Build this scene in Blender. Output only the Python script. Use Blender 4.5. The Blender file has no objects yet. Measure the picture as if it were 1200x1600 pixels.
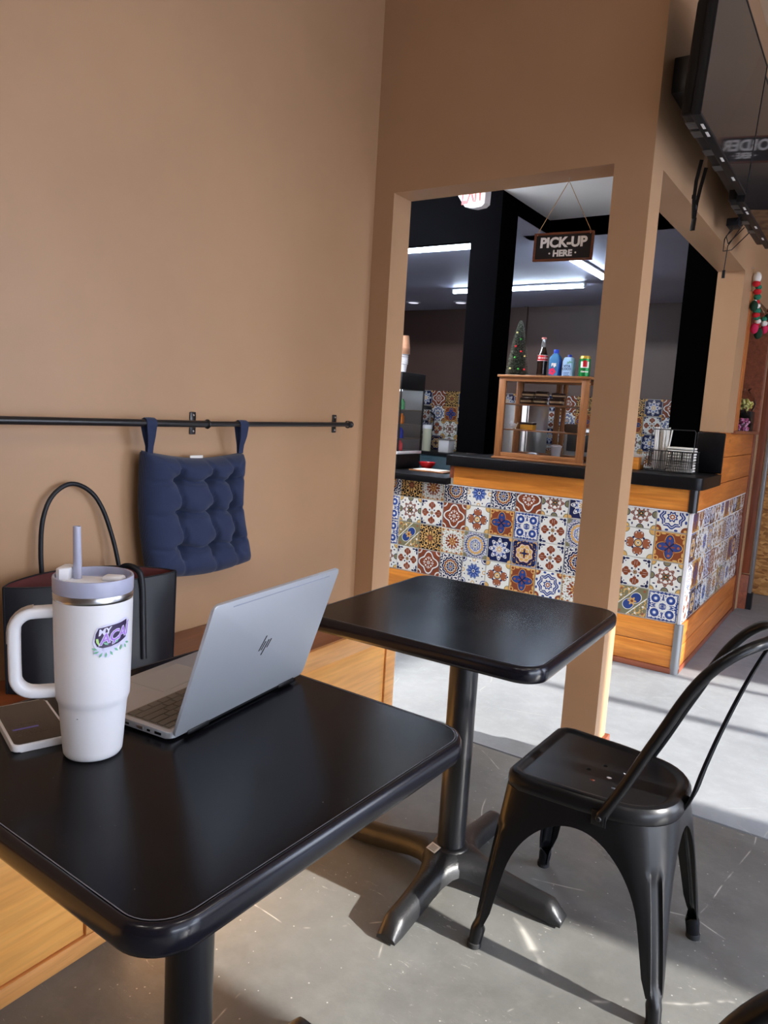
import bpy, bmesh, math, random
from mathutils import Vector, Matrix
random.seed(7)
R = math.radians
scn = bpy.context.scene
COL = scn.collection

# ------------------------------------------------------------------ camera
def setup_camera():
    cd = bpy.data.cameras.new('camera'); cam = bpy.data.objects.new('camera', cd); COL.objects.link(cam)
    cd.sensor_fit = 'HORIZONTAL'; cd.sensor_width = 36.0; cd.lens = 1149.6 / 1200 * 36.0
    cd.clip_start = 0.02; cd.clip_end = 200
    Rt = Vector((0.82765265, 0.55826579, 0.05770961)); Up = Vector((-0.12469677, 0.0826586, 0.98874581)); Fw = Vector((-0.54721276, 0.82553429, -0.13802655))
    m = Matrix((Rt, Up, -Fw)).transposed().to_4x4(); m.translation = Vector((1.8052, 0.0, 1.2789))
    cam.matrix_world = m; scn.camera = cam
setup_camera()

# ------------------------------------------------------------------ light, sky, exposure
SUN_E, SKY_E, EXPO, FILL_E = 6.6, 6.5, 0.85, 22.0
scn.view_settings.view_transform = 'Standard'; scn.view_settings.look = 'None'
scn.view_settings.gamma = 1.0; scn.view_settings.use_curve_mapping = False
scn.view_settings.exposure = EXPO
w = bpy.data.worlds.new('sky'); scn.world = w; w.use_nodes = True
nt = w.node_tree; nt.nodes.clear()
bgn = nt.nodes.new('ShaderNodeBackground'); out = nt.nodes.new('ShaderNodeOutputWorld')
tc = nt.nodes.new('ShaderNodeTexCoord'); sp = nt.nodes.new('ShaderNodeSeparateXYZ'); rp = nt.nodes.new('ShaderNodeValToRGB')
nt.links.new(tc.outputs['Generated'], sp.inputs[0]); nt.links.new(sp.outputs['Z'], rp.inputs[0])
rp.color_ramp.elements[0].position = 0.0; rp.color_ramp.elements[0].color = (0.86, 0.92, 1.0, 1)
rp.color_ramp.elements[1].position = 0.7; rp.color_ramp.elements[1].color = (0.36, 0.54, 1.0, 1)
nt.links.new(rp.outputs[0], bgn.inputs[0]); bgn.inputs[1].default_value = SKY_E; nt.links.new(bgn.outputs[0], out.inputs[0])

sd = bpy.data.lights.new('sun', 'SUN'); sun = bpy.data.objects.new('sun', sd); COL.objects.link(sun)
sd.energy = SUN_E; sd.angle = R(0.9); sd.color = (1.0, 0.96, 0.90)
sun_dir = Vector((-math.cos(R(4.5)), -math.sin(R(4.5)), -0.49)).normalized()
sun.rotation_mode = 'QUATERNION'; sun.rotation_quaternion = sun_dir.to_track_quat('-Z', 'Y'); sun.location = (12, 3, 8)

WX = 4.5
PANES = [(-1.04, 0.42), (0.48, 2.0), (2.86, 3.62), (3.68, 4.17), (4.21, 4.36)]
WZ0, WZ1 = 0.12, 2.3
for (y0, y1) in PANES:      # light portals that guide the skylight through the shop windows
    pl = bpy.data.lights.new('window_portal', 'AREA'); po = bpy.data.objects.new('window_portal', pl); COL.objects.link(po)
    pl.shape = 'RECTANGLE'; pl.size = WZ1 - WZ0; pl.size_y = y1 - y0; pl.cycles.is_portal = True
    po.location = (WX + 0.12, (y0 + y1) / 2, (WZ0 + WZ1) / 2); po.rotation_euler = (0, R(90), 0)

# ------------------------------------------------------------------ materials
def srgb(r, g, b):
    f = lambda c: (c / 255 / 12.92) if c / 255 <= 0.04045 else ((c / 255 + 0.055) / 1.055) ** 2.4
    return (f(r), f(g), f(b), 1.0)
def mat(name, col=(0.5, 0.5, 0.5, 1), rough=0.5, metal=0.0, spec=0.5, emit=None, es=0.0, trans=0.0, ior=1.45, alpha=1.0, coat=0.0, sub=0.0):
    m = bpy.data.materials.new(name); m.use_nodes = True
    b = m.node_tree.nodes['Principled BSDF']
    if len(col) == 3: col = (*col, 1)
    b.inputs['Base Color'].default_value = col; b.inputs['Roughness'].default_value = rough
    b.inputs['Metallic'].default_value = metal; b.inputs['Specular IOR Level'].default_value = spec
    b.inputs['IOR'].default_value = ior; b.inputs['Transmission Weight'].default_value = trans
    b.inputs['Alpha'].default_value = alpha; b.inputs['Coat Weight'].default_value = coat
    b.inputs['Subsurface Weight'].default_value = sub
    if emit: b.inputs['Emission Color'].default_value = (*emit[:3], 1); b.inputs['Emission Strength'].default_value = es
    return m
def nd(m, t, **k):
    n = m.node_tree.nodes.new(t)
    for a, v in k.items(): setattr(n, a, v)
    return n
def lk(m, a, b): m.node_tree.links.new(a, b)
def bs(m): return m.node_tree.nodes['Principled BSDF']
def coords(m, scale=(1, 1, 1), which='Object'):
    t = nd(m, 'ShaderNodeTexCoord'); mp = nd(m, 'ShaderNodeMapping'); mp.inputs['Scale'].default_value = scale
    lk(m, t.outputs[which], mp.inputs[0]); return mp.outputs[0]
def noise(m, vec, scale=5, detail=4, rough=0.5, dist=0.0):
    n = nd(m, 'ShaderNodeTexNoise'); n.inputs['Scale'].default_value = scale; n.inputs['Detail'].default_value = detail
    n.inputs['Roughness'].default_value = rough; n.inputs['Distortion'].default_value = dist; lk(m, vec, n.inputs['Vector']); return n.outputs['Fac']
def ramp(m, fac, *stops):
    r = nd(m, 'ShaderNodeValToRGB'); e = r.color_ramp.elements
    while len(e) < len(stops): e.new(0.5)
    for i, (p, c) in enumerate(stops):
        e[i].position = p; e[i].color = c if len(c) == 4 else (*c, 1)
    lk(m, fac, r.inputs[0]); return r.outputs[0]
def mixc(m, fac, a, b, mode='MIX'):
    n = nd(m, 'ShaderNodeMix', data_type='RGBA', blend_type=mode)
    if isinstance(fac, float): n.inputs[0].default_value = fac
    else: lk(m, fac, n.inputs[0])
    for i, v in ((6, a), (7, b)):
        if isinstance(v, tuple): n.inputs[i].default_value = v if len(v) == 4 else (*v, 1)
        else: lk(m, v, n.inputs[i])
    return n.outputs[2]
def bump(m, h, strength=0.2, dist=0.002):
    b = nd(m, 'ShaderNodeBump'); b.inputs['Strength'].default_value = strength; b.inputs['Distance'].default_value = dist
    lk(m, h, b.inputs['Height']); lk(m, b.outputs[0], bs(m).inputs['Normal'])
def g3(v): return (v, v, v, 1)

def paint(name, col, rough=0.45, var=0.07, bstr=0.25):
    m = mat(name, col, rough); v = coords(m)
    big = noise(m, v, 1.3, 5, 0.6)
    c = tuple(x for x in col[:3])
    cc = ramp(m, big, (0.3, tuple(x * (1 - var) for x in c)), (0.7, tuple(x * (1 + var) for x in c)))
    sc = noise(m, coords(m, (3, 3, 1.0)), 7, 8, 0.75, 0.6)
    cc = mixc(m, ramp(m, sc, (0.70, g3(0)), (0.80, g3(0.35))), cc, tuple(min(1, x * 1.25 + 0.03) for x in c))
    lk(m, cc, bs(m).inputs['Base Color'])
    bump(m, noise(m, v, 260, 2, 0.6), bstr, 0.0006)
    return m
def wood(name, light, dark, axis='Y', rough=0.38, knots=True, scale=1.0):
    m = mat(name, light, rough, coat=0.15)
    s = [16 * scale] * 3; s['XYZ'.index(axis)] = 1.1 * scale
    v = coords(m, tuple(s))
    g1 = noise(m, v, 1.6, 6, 0.6, 0.8); g2 = noise(m, v, 7, 3, 0.5, 0.2)
    L = light[:3]; D = dark[:3]; M = tuple((a + b) / 2 for a, b in zip(L, D))
    c = ramp(m, g1, (0.30, D), (0.47, M), (0.62, L))
    c = mixc(m, ramp(m, g2, (0.35, g3(0.45)), (0.6, g3(0))), c, tuple(x * 0.7 for x in M))
    if knots:
        ks = [3.2 * scale] * 3; ks['XYZ'.index(axis)] = 1.5 * scale
        vo = nd(m, 'ShaderNodeTexVoronoi'); vo.inputs['Scale'].default_value = 1.6; lk(m, coords(m, tuple(ks)), vo.inputs['Vector'])
        c = mixc(m, ramp(m, vo.outputs['Distance'], (0.03, g3(0.85)), (0.10, g3(0))), c, tuple(x * 0.32 for x in D))
    lk(m, c, bs(m).inputs['Base Color']); bump(m, g2, 0.12, 0.0008)
    return m

WALL = srgb(175, 138, 104)
M = {}
M['wall'] = paint('beige_wall_paint', WALL, 0.42)
M['ceiling'] = paint('cream_ceiling_paint', srgb(214, 190, 160), 0.6)
M['rear_paint'] = paint('dark_rear_paint', srgb(96, 74, 58), 0.6)
M['white_ceiling'] = paint('white_ceiling_paint', srgb(236, 238, 240), 0.6, 0.03)
M['kitchen_ceiling'] = paint('grey_ceiling_paint', srgb(182, 182, 204), 0.5, 0.05)
M['brown_wall'] = paint('brown_kitchen_paint', srgb(84, 64, 57), 0.5)
M['black_wall'] = paint('black_wall_paint', (0.0016, 0.0016, 0.002, 1), 0.6, 0.2, 0.15)
bs(M['black_wall']).inputs['Specular IOR Level'].default_value = 0.0
M['pine'] = wood('orange_pine', srgb(226, 146, 60), srgb(188, 106, 36), 'X')
M['pine_y'] = wood('orange_pine_side', srgb(206, 124, 56), srgb(166, 88, 34), 'Y')
M['pine_z'] = wood('orange_pine_upright', srgb(196, 116, 56), srgb(150, 80, 34), 'Z')
M['bench_wood'] = wood('honey_maple', srgb(246, 180, 98), srgb(232, 158, 80), 'Y', 0.33, False, 0.7)
M['bench_trim'] = wood('honey_maple_trim', srgb(242, 176, 104), srgb(224, 152, 82), 'Y', 0.33, False)
M['bench_seat'] = wood('red_brown_seat', srgb(158, 88, 50), srgb(118, 60, 34), 'Y', 0.3, False)
M['red_wood'] = wood('red_brown_trim', srgb(150, 84, 58), srgb(112, 58, 40), 'Y', 0.4, False)
M['dark_wood'] = wood('dark_red_boards', srgb(128, 66, 38), srgb(86, 40, 24), 'Z', 0.42)
M['case_wood'] = wood('oak_display', srgb(158, 104, 62), srgb(118, 74, 42), 'Z', 0.4, False, 2.0)
M['case_wood_x'] = wood('oak_display_rail', srgb(158, 104, 62), srgb(118, 74, 42), 'X', 0.4, False, 2.0)
M['sign_wood'] = wood('sign_frame_wood', srgb(128, 72, 46), srgb(92, 48, 30), 'X', 0.5, False, 3.0)
M['steel'] = mat('brushed_steel', (0.55, 0.55, 0.56), 0.28, 1.0)
M['dull_steel'] = mat('dull_steel', (0.30, 0.31, 0.32), 0.42, 0.8)
M['chair'] = mat('satin_black_steel', (0.006, 0.006, 0.007), 0.30, 0.0, 0.34)
M['chair_edge'] = mat('rubber_black', (0.015, 0.015, 0.015), 0.7)
M['black_metal'] = mat('black_metal', (0.011, 0.011, 0.013), 0.30, 0.0, 0.65)
M['black_plastic'] = mat('black_plastic', (0.009, 0.009, 0.011), 0.45, 0, 0.3)
M['leather'] = mat('black_leather', (0.010, 0.011, 0.015), 0.42, 0, 0.35)
_v = coords(M['leather']); bump(M['leather'], noise(M['leather'], _v, 350, 2), 0.25, 0.0006)
M['maroon'] = mat('maroon_lining', srgb(92, 38, 36), 0.7)
M['white_enamel'] = mat('white_powder_coat', srgb(226, 226, 230), 0.38)
M['white_plastic'] = mat('white_plastic', srgb(228, 228, 232), 0.3)
M['lid_plastic'] = mat('frosted_lid_plastic', srgb(196, 200, 226), 0.25, trans=0.35, sub=0.0)
M['straw'] = mat('translucent_straw', srgb(206, 208, 228), 0.2, trans=0.45)
M['glass'] = mat('clear_glass', (1, 1, 1), 0.02, trans=1.0, ior=1.2)
M['screen'] = mat('dark_screen_glass', (0.020, 0.017, 0.018), 0.05, 0, 0.45)
M['phone_screen'] = mat('phone_screen', (0.016, 0.013, 0.012), 0.10, 0, 0.6)
M['laptop'] = mat('silver_aluminium', srgb(196, 200, 206), 0.42, 0.55)
M['key'] = mat('silver_key', srgb(116, 110, 102), 0.5, 0.2)
M['keywell'] = mat('silver_deck', srgb(150, 143, 134), 0.45, 0.3)
M['black_logo'] = mat('black_mark', (0.004, 0.004, 0.005), 0.2)
M['white_print'] = mat('white_print', srgb(250, 249, 246), 0.6)
M['grey_print'] = mat('grey_print', srgb(112, 104, 96), 0.5)
M['chalkboard'] = mat('black_board', (0.012, 0.011, 0.013), 0.6)
M['twine'] = mat('jute_twine', srgb(198, 160, 116), 0.9)
M['tube_light'] = mat('lit_tube', (1, 1, 1), 0.4, emit=(0.68, 0.82, 1.0), es=20.0)
M['fixture'] = mat('fixture_white', srgb(215, 220, 226), 0.4)
M['paper'] = mat('white_paper', srgb(226, 222, 214), 0.8)
M['red_plastic'] = mat('red_plastic', srgb(190, 22, 34), 0.3)
M['teal'] = mat('teal_panel', srgb(58, 84, 96), 0.5)
M['grout'] = mat('white_grout', srgb(214, 214, 208), 0.8)
M['osb'] = mat('strand_board', srgb(170, 124, 74), 0.7)
_m = M['osb']; vo = nd(_m, 'ShaderNodeTexVoronoi'); vo.inputs['Scale'].default_value = 26; lk(_m, coords(_m, (1, 1, 2.4)), vo.inputs['Vector'])
lk(_m, ramp(_m, vo.outputs['Color'], (0.1, srgb(128, 84, 44)), (0.5, srgb(176, 126, 72)), (0.9, srgb(206, 160, 100))), bs(_m).inputs['Base Color'])

def concrete(name, base, lo, rough, scratch):
    m = mat(name, base, rough); v = coords(m)
    a = noise(m, v, 1.7, 8, 0.62, 0.4); b = noise(m, v, 14, 6, 0.7)
    c = ramp(m, a, (0.32, lo), (0.68, base))
    c = mixc(m, ramp(m, b, (0.45, g3(0)), (0.75, g3(0.35))), c, tuple(min(1, x * 1.25) for x in base[:3]))
    # trowel scratches and chips: worn pale marks
    w1 = nd(m, 'ShaderNodeTexVoronoi', feature='DISTANCE_TO_EDGE'); w1.inputs['Scale'].default_value = 2.3; w1.inputs['Randomness'].default_value = 1
    nv = nd(m, 'ShaderNodeTexNoise'); nv.inputs['Scale'].default_value = 1.5; nv.inputs['Detail'].default_value = 2; lk(m, v, nv.inputs['Vector'])
    lk(m, mixc(m, 0.12, v, nv.outputs['Color']), w1.inputs['Vector'])
    line = ramp(m, w1.outputs['Distance'], (0.0, g3(1)), (0.0045, g3(0)))
    gate = ramp(m, noise(m, v, 6, 3, 0.6), (0.52, g3(0)), (0.60, g3(scratch)))
    msk = mixc(m, 1.0, line, gate, 'MULTIPLY')
    c = mixc(m, msk, c, srgb(214, 210, 200))
    sv = coords(m, (2.2, 9.0, 1)); s = noise(m, sv, 9, 9, 0.82, 0.9)
    g2 = ramp(m, noise(m, v, 3.1, 2, 0.5), (0.50, g3(0)), (0.60, g3(scratch)))
    msk = mixc(m, 1.0, ramp(m, s, (0.60, g3(0)), (0.66, g3(0.9))), g2, 'MULTIPLY')
    c = mixc(m, msk, c, srgb(210, 206, 196))
    sp_ = nd(m, 'ShaderNodeTexVoronoi'); sp_.inputs['Scale'].default_value = 34; lk(m, v, sp_.inputs['Vector'])
    c = mixc(m, ramp(m, sp_.outputs['Distance'], (0.055, g3(scratch * 0.8)), (0.075, g3(0))), c, srgb(205, 202, 194))
    lk(m, c, bs(m).inputs['Base Color'])
    rr = ramp(m, a, (0.3, g3(rough * 0.8)), (0.7, g3(min(1, rough * 1.25)))); lk(m, rr, bs(m).inputs['Roughness'])
    bump(m, noise(m, v, 55, 8, 0.75), 0.35, 0.0015)
    return m
M['concrete'] = concrete('polished_concrete', srgb(122, 122, 118), srgb(96, 96, 93), 0.34, 0.8)
M['concrete_far'] = concrete('raw_pale_concrete', srgb(146, 149, 152), srgb(124, 128, 131), 0.7, 0.25)
M['pavement'] = concrete('pavement', srgb(176, 172, 164), srgb(150, 148, 142), 0.9, 0.0)

def laminate():
    m = mat('black_laminate', (0.003, 0.003, 0.006), 0.3, 0, 0.35, ior=1.30); v = coords(m)
    sp_ = nd(m, 'ShaderNodeTexVoronoi'); sp_.inputs['Scale'].default_value = 48; lk(m, v, sp_.inputs['Vector'])
    gate = ramp(m, noise(m, v, 5, 3), (0.45, g3(0)), (0.62, g3(1)))
    d = mixc(m, 1.0, ramp(m, sp_.outputs['Distance'], (0.030, g3(0.6)), (0.050, g3(0))), gate, 'MULTIPLY')
    lk(m, mixc(m, d, (0.004, 0.004, 0.006, 1), (0.30, 0.29, 0.27, 1)), bs(m).inputs['Base Color'])
    lk(m, ramp(m, noise(m, v, 6, 6, 0.6), (0.3, g3(0.20)), (0.7, g3(0.26))), bs(m).inputs['Roughness'])
    bump(m, noise(m, v, 420, 2), 0.12, 0.0004)
    return m
M['laminate'] = laminate()
M['edge_band'] = mat('black_edge_band', (0.007, 0.007, 0.012), 0.2, 0, 0.5)
M['seam'] = mat('grey_seam_line', (0.16, 0.16, 0.19), 0.4)
def cast_iron():
    m = mat('cast_iron_black', (0.014, 0.014, 0.015), 0.36, 0, 0.6); v = coords(m)
    bump(m, noise(m, v, 150, 4, 0.7), 0.5, 0.0015); return m
M['cast'] = cast_iron()
def denim():
    m = mat('navy_cotton', srgb(42, 50, 74), 0.85, 0, 0.2); v = coords(m)
    a = nd(m, 'ShaderNodeTexWave', bands_direction='Y'); a.inputs['Scale'].default_value = 150; a.inputs['Distortion'].default_value = 1.2; lk(m, v, a.inputs['Vector'])
    b = nd(m, 'ShaderNodeTexWave', bands_direction='Z'); b.inputs['Scale'].default_value = 150; b.inputs['Distortion'].default_value = 1.2; lk(m, v, b.inputs['Vector'])
    h = mixc(m, 0.5, a.outputs['Color'], b.outputs['Color'])
    lk(m, ramp(m, h, (0.2, srgb(32, 40, 64)), (0.8, srgb(52, 62, 92))), bs(m).inputs['Base Color']); bump(m, h, 0.3, 0.0008)
    bs(m).inputs['Sheen Weight'].default_value = 0.15
    return m
M['navy'] = denim()

# ------------------------------------------------------------------ mesh helpers
class MB:
    def __init__(s): s.bm = bmesh.new(); s.uv = None
    def face(s, pts, mi=0):
        vs = [s.bm.verts.new(p) for p in pts]; f = s.bm.faces.new(vs); f.material_index = mi; return f
    def box(s, x0, x1, y0, y1, z0, z1, bev=0.0, mi=0, mtx=None, seg=2):
        t = bmesh.new()
        v = [t.verts.new(p) for p in ((x0, y0, z0), (x1, y0, z0), (x1, y1, z0), (x0, y1, z0), (x0, y0, z1), (x1, y0, z1), (x1, y1, z1), (x0, y1, z1))]
        for q in ((3, 2, 1, 0), (4, 5, 6, 7), (0, 1, 5, 4), (1, 2, 6, 5), (2, 3, 7, 6), (3, 0, 4, 7)): t.faces.new([v[i] for i in q])
        if bev > 0: bmesh.ops.bevel(t, geom=list(t.edges), offset=bev, segments=seg, profile=0.5, affect='EDGES')
        s.merge(t, mi, mtx); return s
    def merge(s, t, mi=0, mtx=None):
        mp = {}
        for v in t.verts: mp[v] = s.bm.verts.new(mtx @ v.co if mtx else v.co)
        for f in t.faces:
            try: g = s.bm.faces.new([mp[v] for v in f.verts]); g.material_index = mi if mi is not None else f.material_index
            except ValueError: pass
        t.free()
    def rings(s, rings, closed=True, cap=True, mi=0, loop=False):
        R_ = [[s.bm.verts.new(p) for p in r] for r in rings]; n = len(R_[0])
        pairs = list(zip(R_[:-1], R_[1:])) + ([(R_[-1], R_[0])] if loop else [])
        for a, b in pairs:
            for i in range(n if closed else n - 1):
                j = (i + 1) % n
                f = s.bm.faces.new((a[i], a[j], b[j], b[i])); f.material_index = mi
        if cap and closed and not loop:
            f = s.bm.faces.new(list(reversed(R_[0]))); f.material_index = mi
            f = s.bm.faces.new(R_[-1]); f.material_index = mi
        return R_
    def lathe(s, prof, c=(0, 0, 0), n=32, mi=0, mtx=None, cap=True):
        rs = []
        for r, z in prof:
            ring = [Vector((c[0] + r * math.cos(2 * math.pi * k / n), c[1] + r * math.sin(2 * math.pi * k / n), c[2] + z)) for k in range(n)]
            if mtx: ring = [mtx @ p for p in ring]
            rs.append(ring)
        s.rings(rs, mi=mi, cap=cap); return s
    def tube(s, path, r, n=10, mi=0, rx=None, up=(0, 0, 1), closed=False, cap=True, sq=2.0):
        path = [Vector(p) for p in path]; m = len(path); rs = []; upv = Vector(up)
        for i, p in enumerate(path):
            if closed: d = path[(i + 1) % m] - path[(i - 1) % m]
            else: d = path[min(i + 1, m - 1)] - path[max(i - 1, 0)]
            d.normalize(); a = d.cross(upv)
            if a.length < 1e-3: a = d.cross(Vector((0.3, 1, 0)))
            a.normalize(); b = a.cross(d).normalized()
            ra = (r[i] if isinstance(r, (list, tuple)) else r); rb = ra if rx is None else (rx[i] if isinstance(rx, (list, tuple)) else rx)
            ring = []
            for k in range(n):
                t = 2 * math.pi * k / n; c, sn = math.cos(t), math.sin(t)
                e = 2.0 / sq
                ring.append(p + a * ra * math.copysign(abs(c) ** e, c) + b * rb * math.copysign(abs(sn) ** e, sn))
            rs.append(ring)
        s.rings(rs, mi=mi, cap=cap, loop=closed); return s
    def prism(s, pts, z0, z1, mi=0, mtx=None, bev=0.0):
        t = bmesh.new(); a = [t.verts.new((x, y, z0)) for x, y in pts]; b = [t.verts.new((x, y, z1)) for x, y in pts]; n = len(pts)
        t.faces.new(list(reversed(a))); t.faces.new(b)
        for i in range(n): t.faces.new((a[i], a[(i + 1) % n], b[(i + 1) % n], b[i]))
        if bev > 0:
            ed = [e for e in t.edges if abs(e.verts[0].co.z - e.verts[1].co.z) < 1e-6]
            bmesh.ops.bevel(t, geom=ed, offset=bev, segments=3, profile=0.5, affect='EDGES')
        s.merge(t, mi, mtx); return s
    def sphere(s, c, r, n=10, mi=0, sc=(1, 1, 1)):
        t = bmesh.new(); bmesh.ops.create_icosphere(t, subdivisions=2 if n <= 10 else 3, radius=r)
        s.merge(t, mi, Matrix.Translation(c) @ Matrix.Diagonal((*sc, 1))); return s
    def build(s, name, mats, parent=None, smooth=40, kind=None, outward=None):
        if outward is None: bmesh.ops.recalc_face_normals(s.bm, faces=list(s.bm.faces))
        else:
            s.bm.normal_update(); acc = 0
            for f in s.bm.faces: dv = f.calc_center_median() - outward; dv.z = 0; acc += f.calc_area() * f.normal.dot(dv)
            if acc < 0: bmesh.ops.reverse_faces(s.bm, faces=list(s.bm.faces))
        me = bpy.data.meshes.new(name); s.bm.to_mesh(me); s.bm.free()
        return link(name, me, mats, parent, smooth, kind, outward is not None)
ROOTM = {}
def link(name, me, mats, parent=None, smooth=40, kind=None, bsharp=False):
    if parent is not None:
        M_ = ROOTM.get(parent.name, Matrix.Identity(4)); me.transform(M_.inverted())
    for m_ in (mats if isinstance(mats, (list, tuple)) else [mats]): me.materials.append(M[m_] if isinstance(m_, str) else m_)
    if smooth:
        me.polygons.foreach_set('use_smooth', [True] * len(me.polygons)); me.set_sharp_from_angle(angle=R(smooth))
    if bsharp:
        att = me.attributes.get('sharp_edge') or me.attributes.new('sharp_edge', 'BOOLEAN', 'EDGE'); cnt = [0] * len(me.edges)
        ed = {tuple(sorted(e.vertices)): e.index for e in me.edges}
        for p in me.polygons:
            for k in p.edge_keys: cnt[ed[tuple(sorted(k))]] += 1
        for i, c in enumerate(cnt):
            if c == 1: att.data[i].value = True
    o = bpy.data.objects.new(name, me); COL.objects.link(o)
    if parent is not None:
        o.parent = parent; ROOTM[o.name] = ROOTM.get(parent.name, Matrix.Identity(4))
    if kind: o['kind'] = kind
    return o
def tag(o, label, cat, group=None):
    o['label'] = label; o['category'] = cat
    if group: o['group'] = group
    return o
def thing(name, label, cat, loc=(0, 0, 0), rz=0.0, group=None):
    o = bpy.data.objects.new(name, None); COL.objects.link(o); o.empty_display_size = 0.05
    o.location = loc; o.rotation_euler = (0, 0, rz)
    ROOTM[o.name] = Matrix.Translation(loc) @ Matrix.Rotation(rz, 4, 'Z')
    return tag(o, label, cat, group)
def kids(o): return [c for c in bpy.data.objects if c.parent == o]
def dup(root, loc, rz, label, group=None):
    def cp(o, par):
        c = o.copy(); COL.objects.link(c)
        if par is not None: c.parent = par
        for k in kids(o): cp(k, c)
        return c
    r = cp(root, None); r.location = loc; r.rotation_euler = (0, 0, rz); r['label'] = label
    if group: r['group'] = group
    return r
def text_mesh(txt, size, depth=0.001, offset=0.0, shear=0.0, spacing=1.0, align='CENTER'):
    cu = bpy.data.curves.new('t', 'FONT'); cu.body = txt; cu.size = size; cu.extrude = depth / 2; cu.offset = offset
    cu.shear = shear; cu.space_character = spacing; cu.align_x = align; cu.align_y = 'CENTER'; cu.resolution_u = 3
    o = bpy.data.objects.new('t', cu); COL.objects.link(o); bpy.context.view_layer.update()
    me = bpy.data.meshes.new_from_object(o.evaluated_get(bpy.context.evaluated_depsgraph_get()))
    bpy.data.objects.remove(o); bpy.data.curves.remove(cu); return me
def put_text(name, txt, size, mtx, material, parent, **k):
    me = text_mesh(txt, size, **k); me.materials.clear(); me.transform(mtx)
    return link(name, me, material, parent, 0)
def frame_m(origin, xa, ya):       # matrix whose local x, y lie on the given axes
    xa = Vector(xa).normalized(); ya = Vector(ya).normalized(); za = xa.cross(ya).normalized(); ya = za.cross(xa)
    m = Matrix((xa, ya, za)).transposed().to_4x4(); m.translation = Vector(origin); return m
def rrect(x0, x1, y0, y1, r, n=6):
    pts = []
    for cx, cy, a in ((x1 - r, y1 - r, 0), (x0 + r, y1 - r, 90), (x0 + r, y0 + r, 180), (x1 - r, y0 + r, 270)):
        for k in range(n + 1):
            t = R(a + 90 * k / n); pts.append((cx + r * math.cos(t), cy + r * math.sin(t)))
    return pts
def struct(name, mb, m_, parent=None, smooth=0): return mb.build(name, m_, parent, smooth, kind='structure' if parent is None else None)

# ------------------------------------------------------------------ room shell
YP, T, ZH, ZC = 2.5237, 0.1272, 2.1252, 3.24
XL, X1, X2, XI = 0.0926, 0.9633, 1.0888, 0.9535
YF = 4.4427
struct('floor', MB().box(0.0, WX, -3.0, YP - 0.012, -0.1, 0.0), 'concrete')
struct('floor_far', MB().box(-4.2, WX, YP - 0.0, 8.4, -0.1, 0.0), 'concrete_far')
struct('trim_1', MB().box(0.0, WX, YP - 0.012, YP, -0.1, -0.006), M['dull_steel'])
struct('wall_left', MB().box(-0.12, 0.0, -3.0, YP, 0, ZC), 'wall')
mb = MB()       # partition with pass-through opening: short return, header, post
mb.box(-0.12, XL, YP, YP + T, 0, ZC); mb.box(XL, X1, YP, YP + T, ZH, ZC); mb.box(X1, X2, YP, YP + T, 0, ZC)
struct('wall_front', mb, 'wall')
mb = MB(); mb.box(XI, X2, YP + T, YF, ZH, ZC); mb.box(XI, X2, YF, 4.70, 1.26, ZC); mb.box(XI, X2, 4.70, 5.75, 2.06, ZC)
mb.box(XI, X2 - 0.002, 5.75, 8.25, 0, ZC); mb.box(XI, WX, 8.25, 8.4, 0, ZC)
struct('wall_right', mb, 'wall')
mb = MB(); z = 0.13; o_ = 0.016
mb.box(X1 - o_, X2 + o_, YP - o_, YP, 0, z, 0.002); mb.box(X2, X2 + o_, YP, YP + T + o_, 0, z, 0.002)
mb.box(X1 - o_, X1, YP, YP + T + o_, 0, z, 0.002); mb.box(X1, X2, YP + T, YP + T + o_, 0, z, 0.002)
struct('baseboard_post', mb, 'red_wood')
struct('ceiling', MB().box(-0.12, WX, -3.0, YP + T, ZC, ZC + 0.1).box(XI, WX, YP + T, 8.4, ZC, ZC + 0.1), 'ceiling')
struct('ceiling_service', MB().box(-4.2, XI, YP + T, 5.06, 2.65, 2.75), 'white_ceiling')
struct('ceiling_kitchen', MB().box(-4.2, XI, 5.06, 8.3, 2.56, 2.66).box(-4.2, -0.32, 4.55, 5.06, 2.56, 2.645), 'kitchen_ceiling')
struct('wall_back', MB().box(-4.2, XI, 8.25, 8.4, 0, 2.56), 'brown_wall')
struct('wall_far_left', MB().box(-4.35, -4.2, YP, 8.4, 0, 2.75).box(-4.2, -0.12, YP, YP + T, 0, 2.75), 'brown_wall')
struct('wall_rear', MB().box(-0.12, WX, -3.12, -3.0, 0, ZC), 'rear_paint')
struct('trim_2', MB().box(-4.2, -0.5, 4.29, 4.33, 2.36, 2.65), 'black_wall')                 # black fascia, left
struct('trim_3', MB().box(-0.5, -0.30, 4.29, 4.53, 1.03, 2.65), 'black_wall')                # black column
struct('trim_4', MB().box(-0.5, -0.30, 4.53, 5.06, 2.565, 2.65).box(-0.5, XI, 5.06, 5.2, 2.56, 2.65), 'black_wall')
struct('trim_5', MB().box(0.61, XI, 5.2, 5.4, 0, 2.56), 'black_wall')
struct('trim_6', MB().box(-1.842, -1.80, 8.21, 8.25, 0, 2.56), 'brown_wall')
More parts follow.
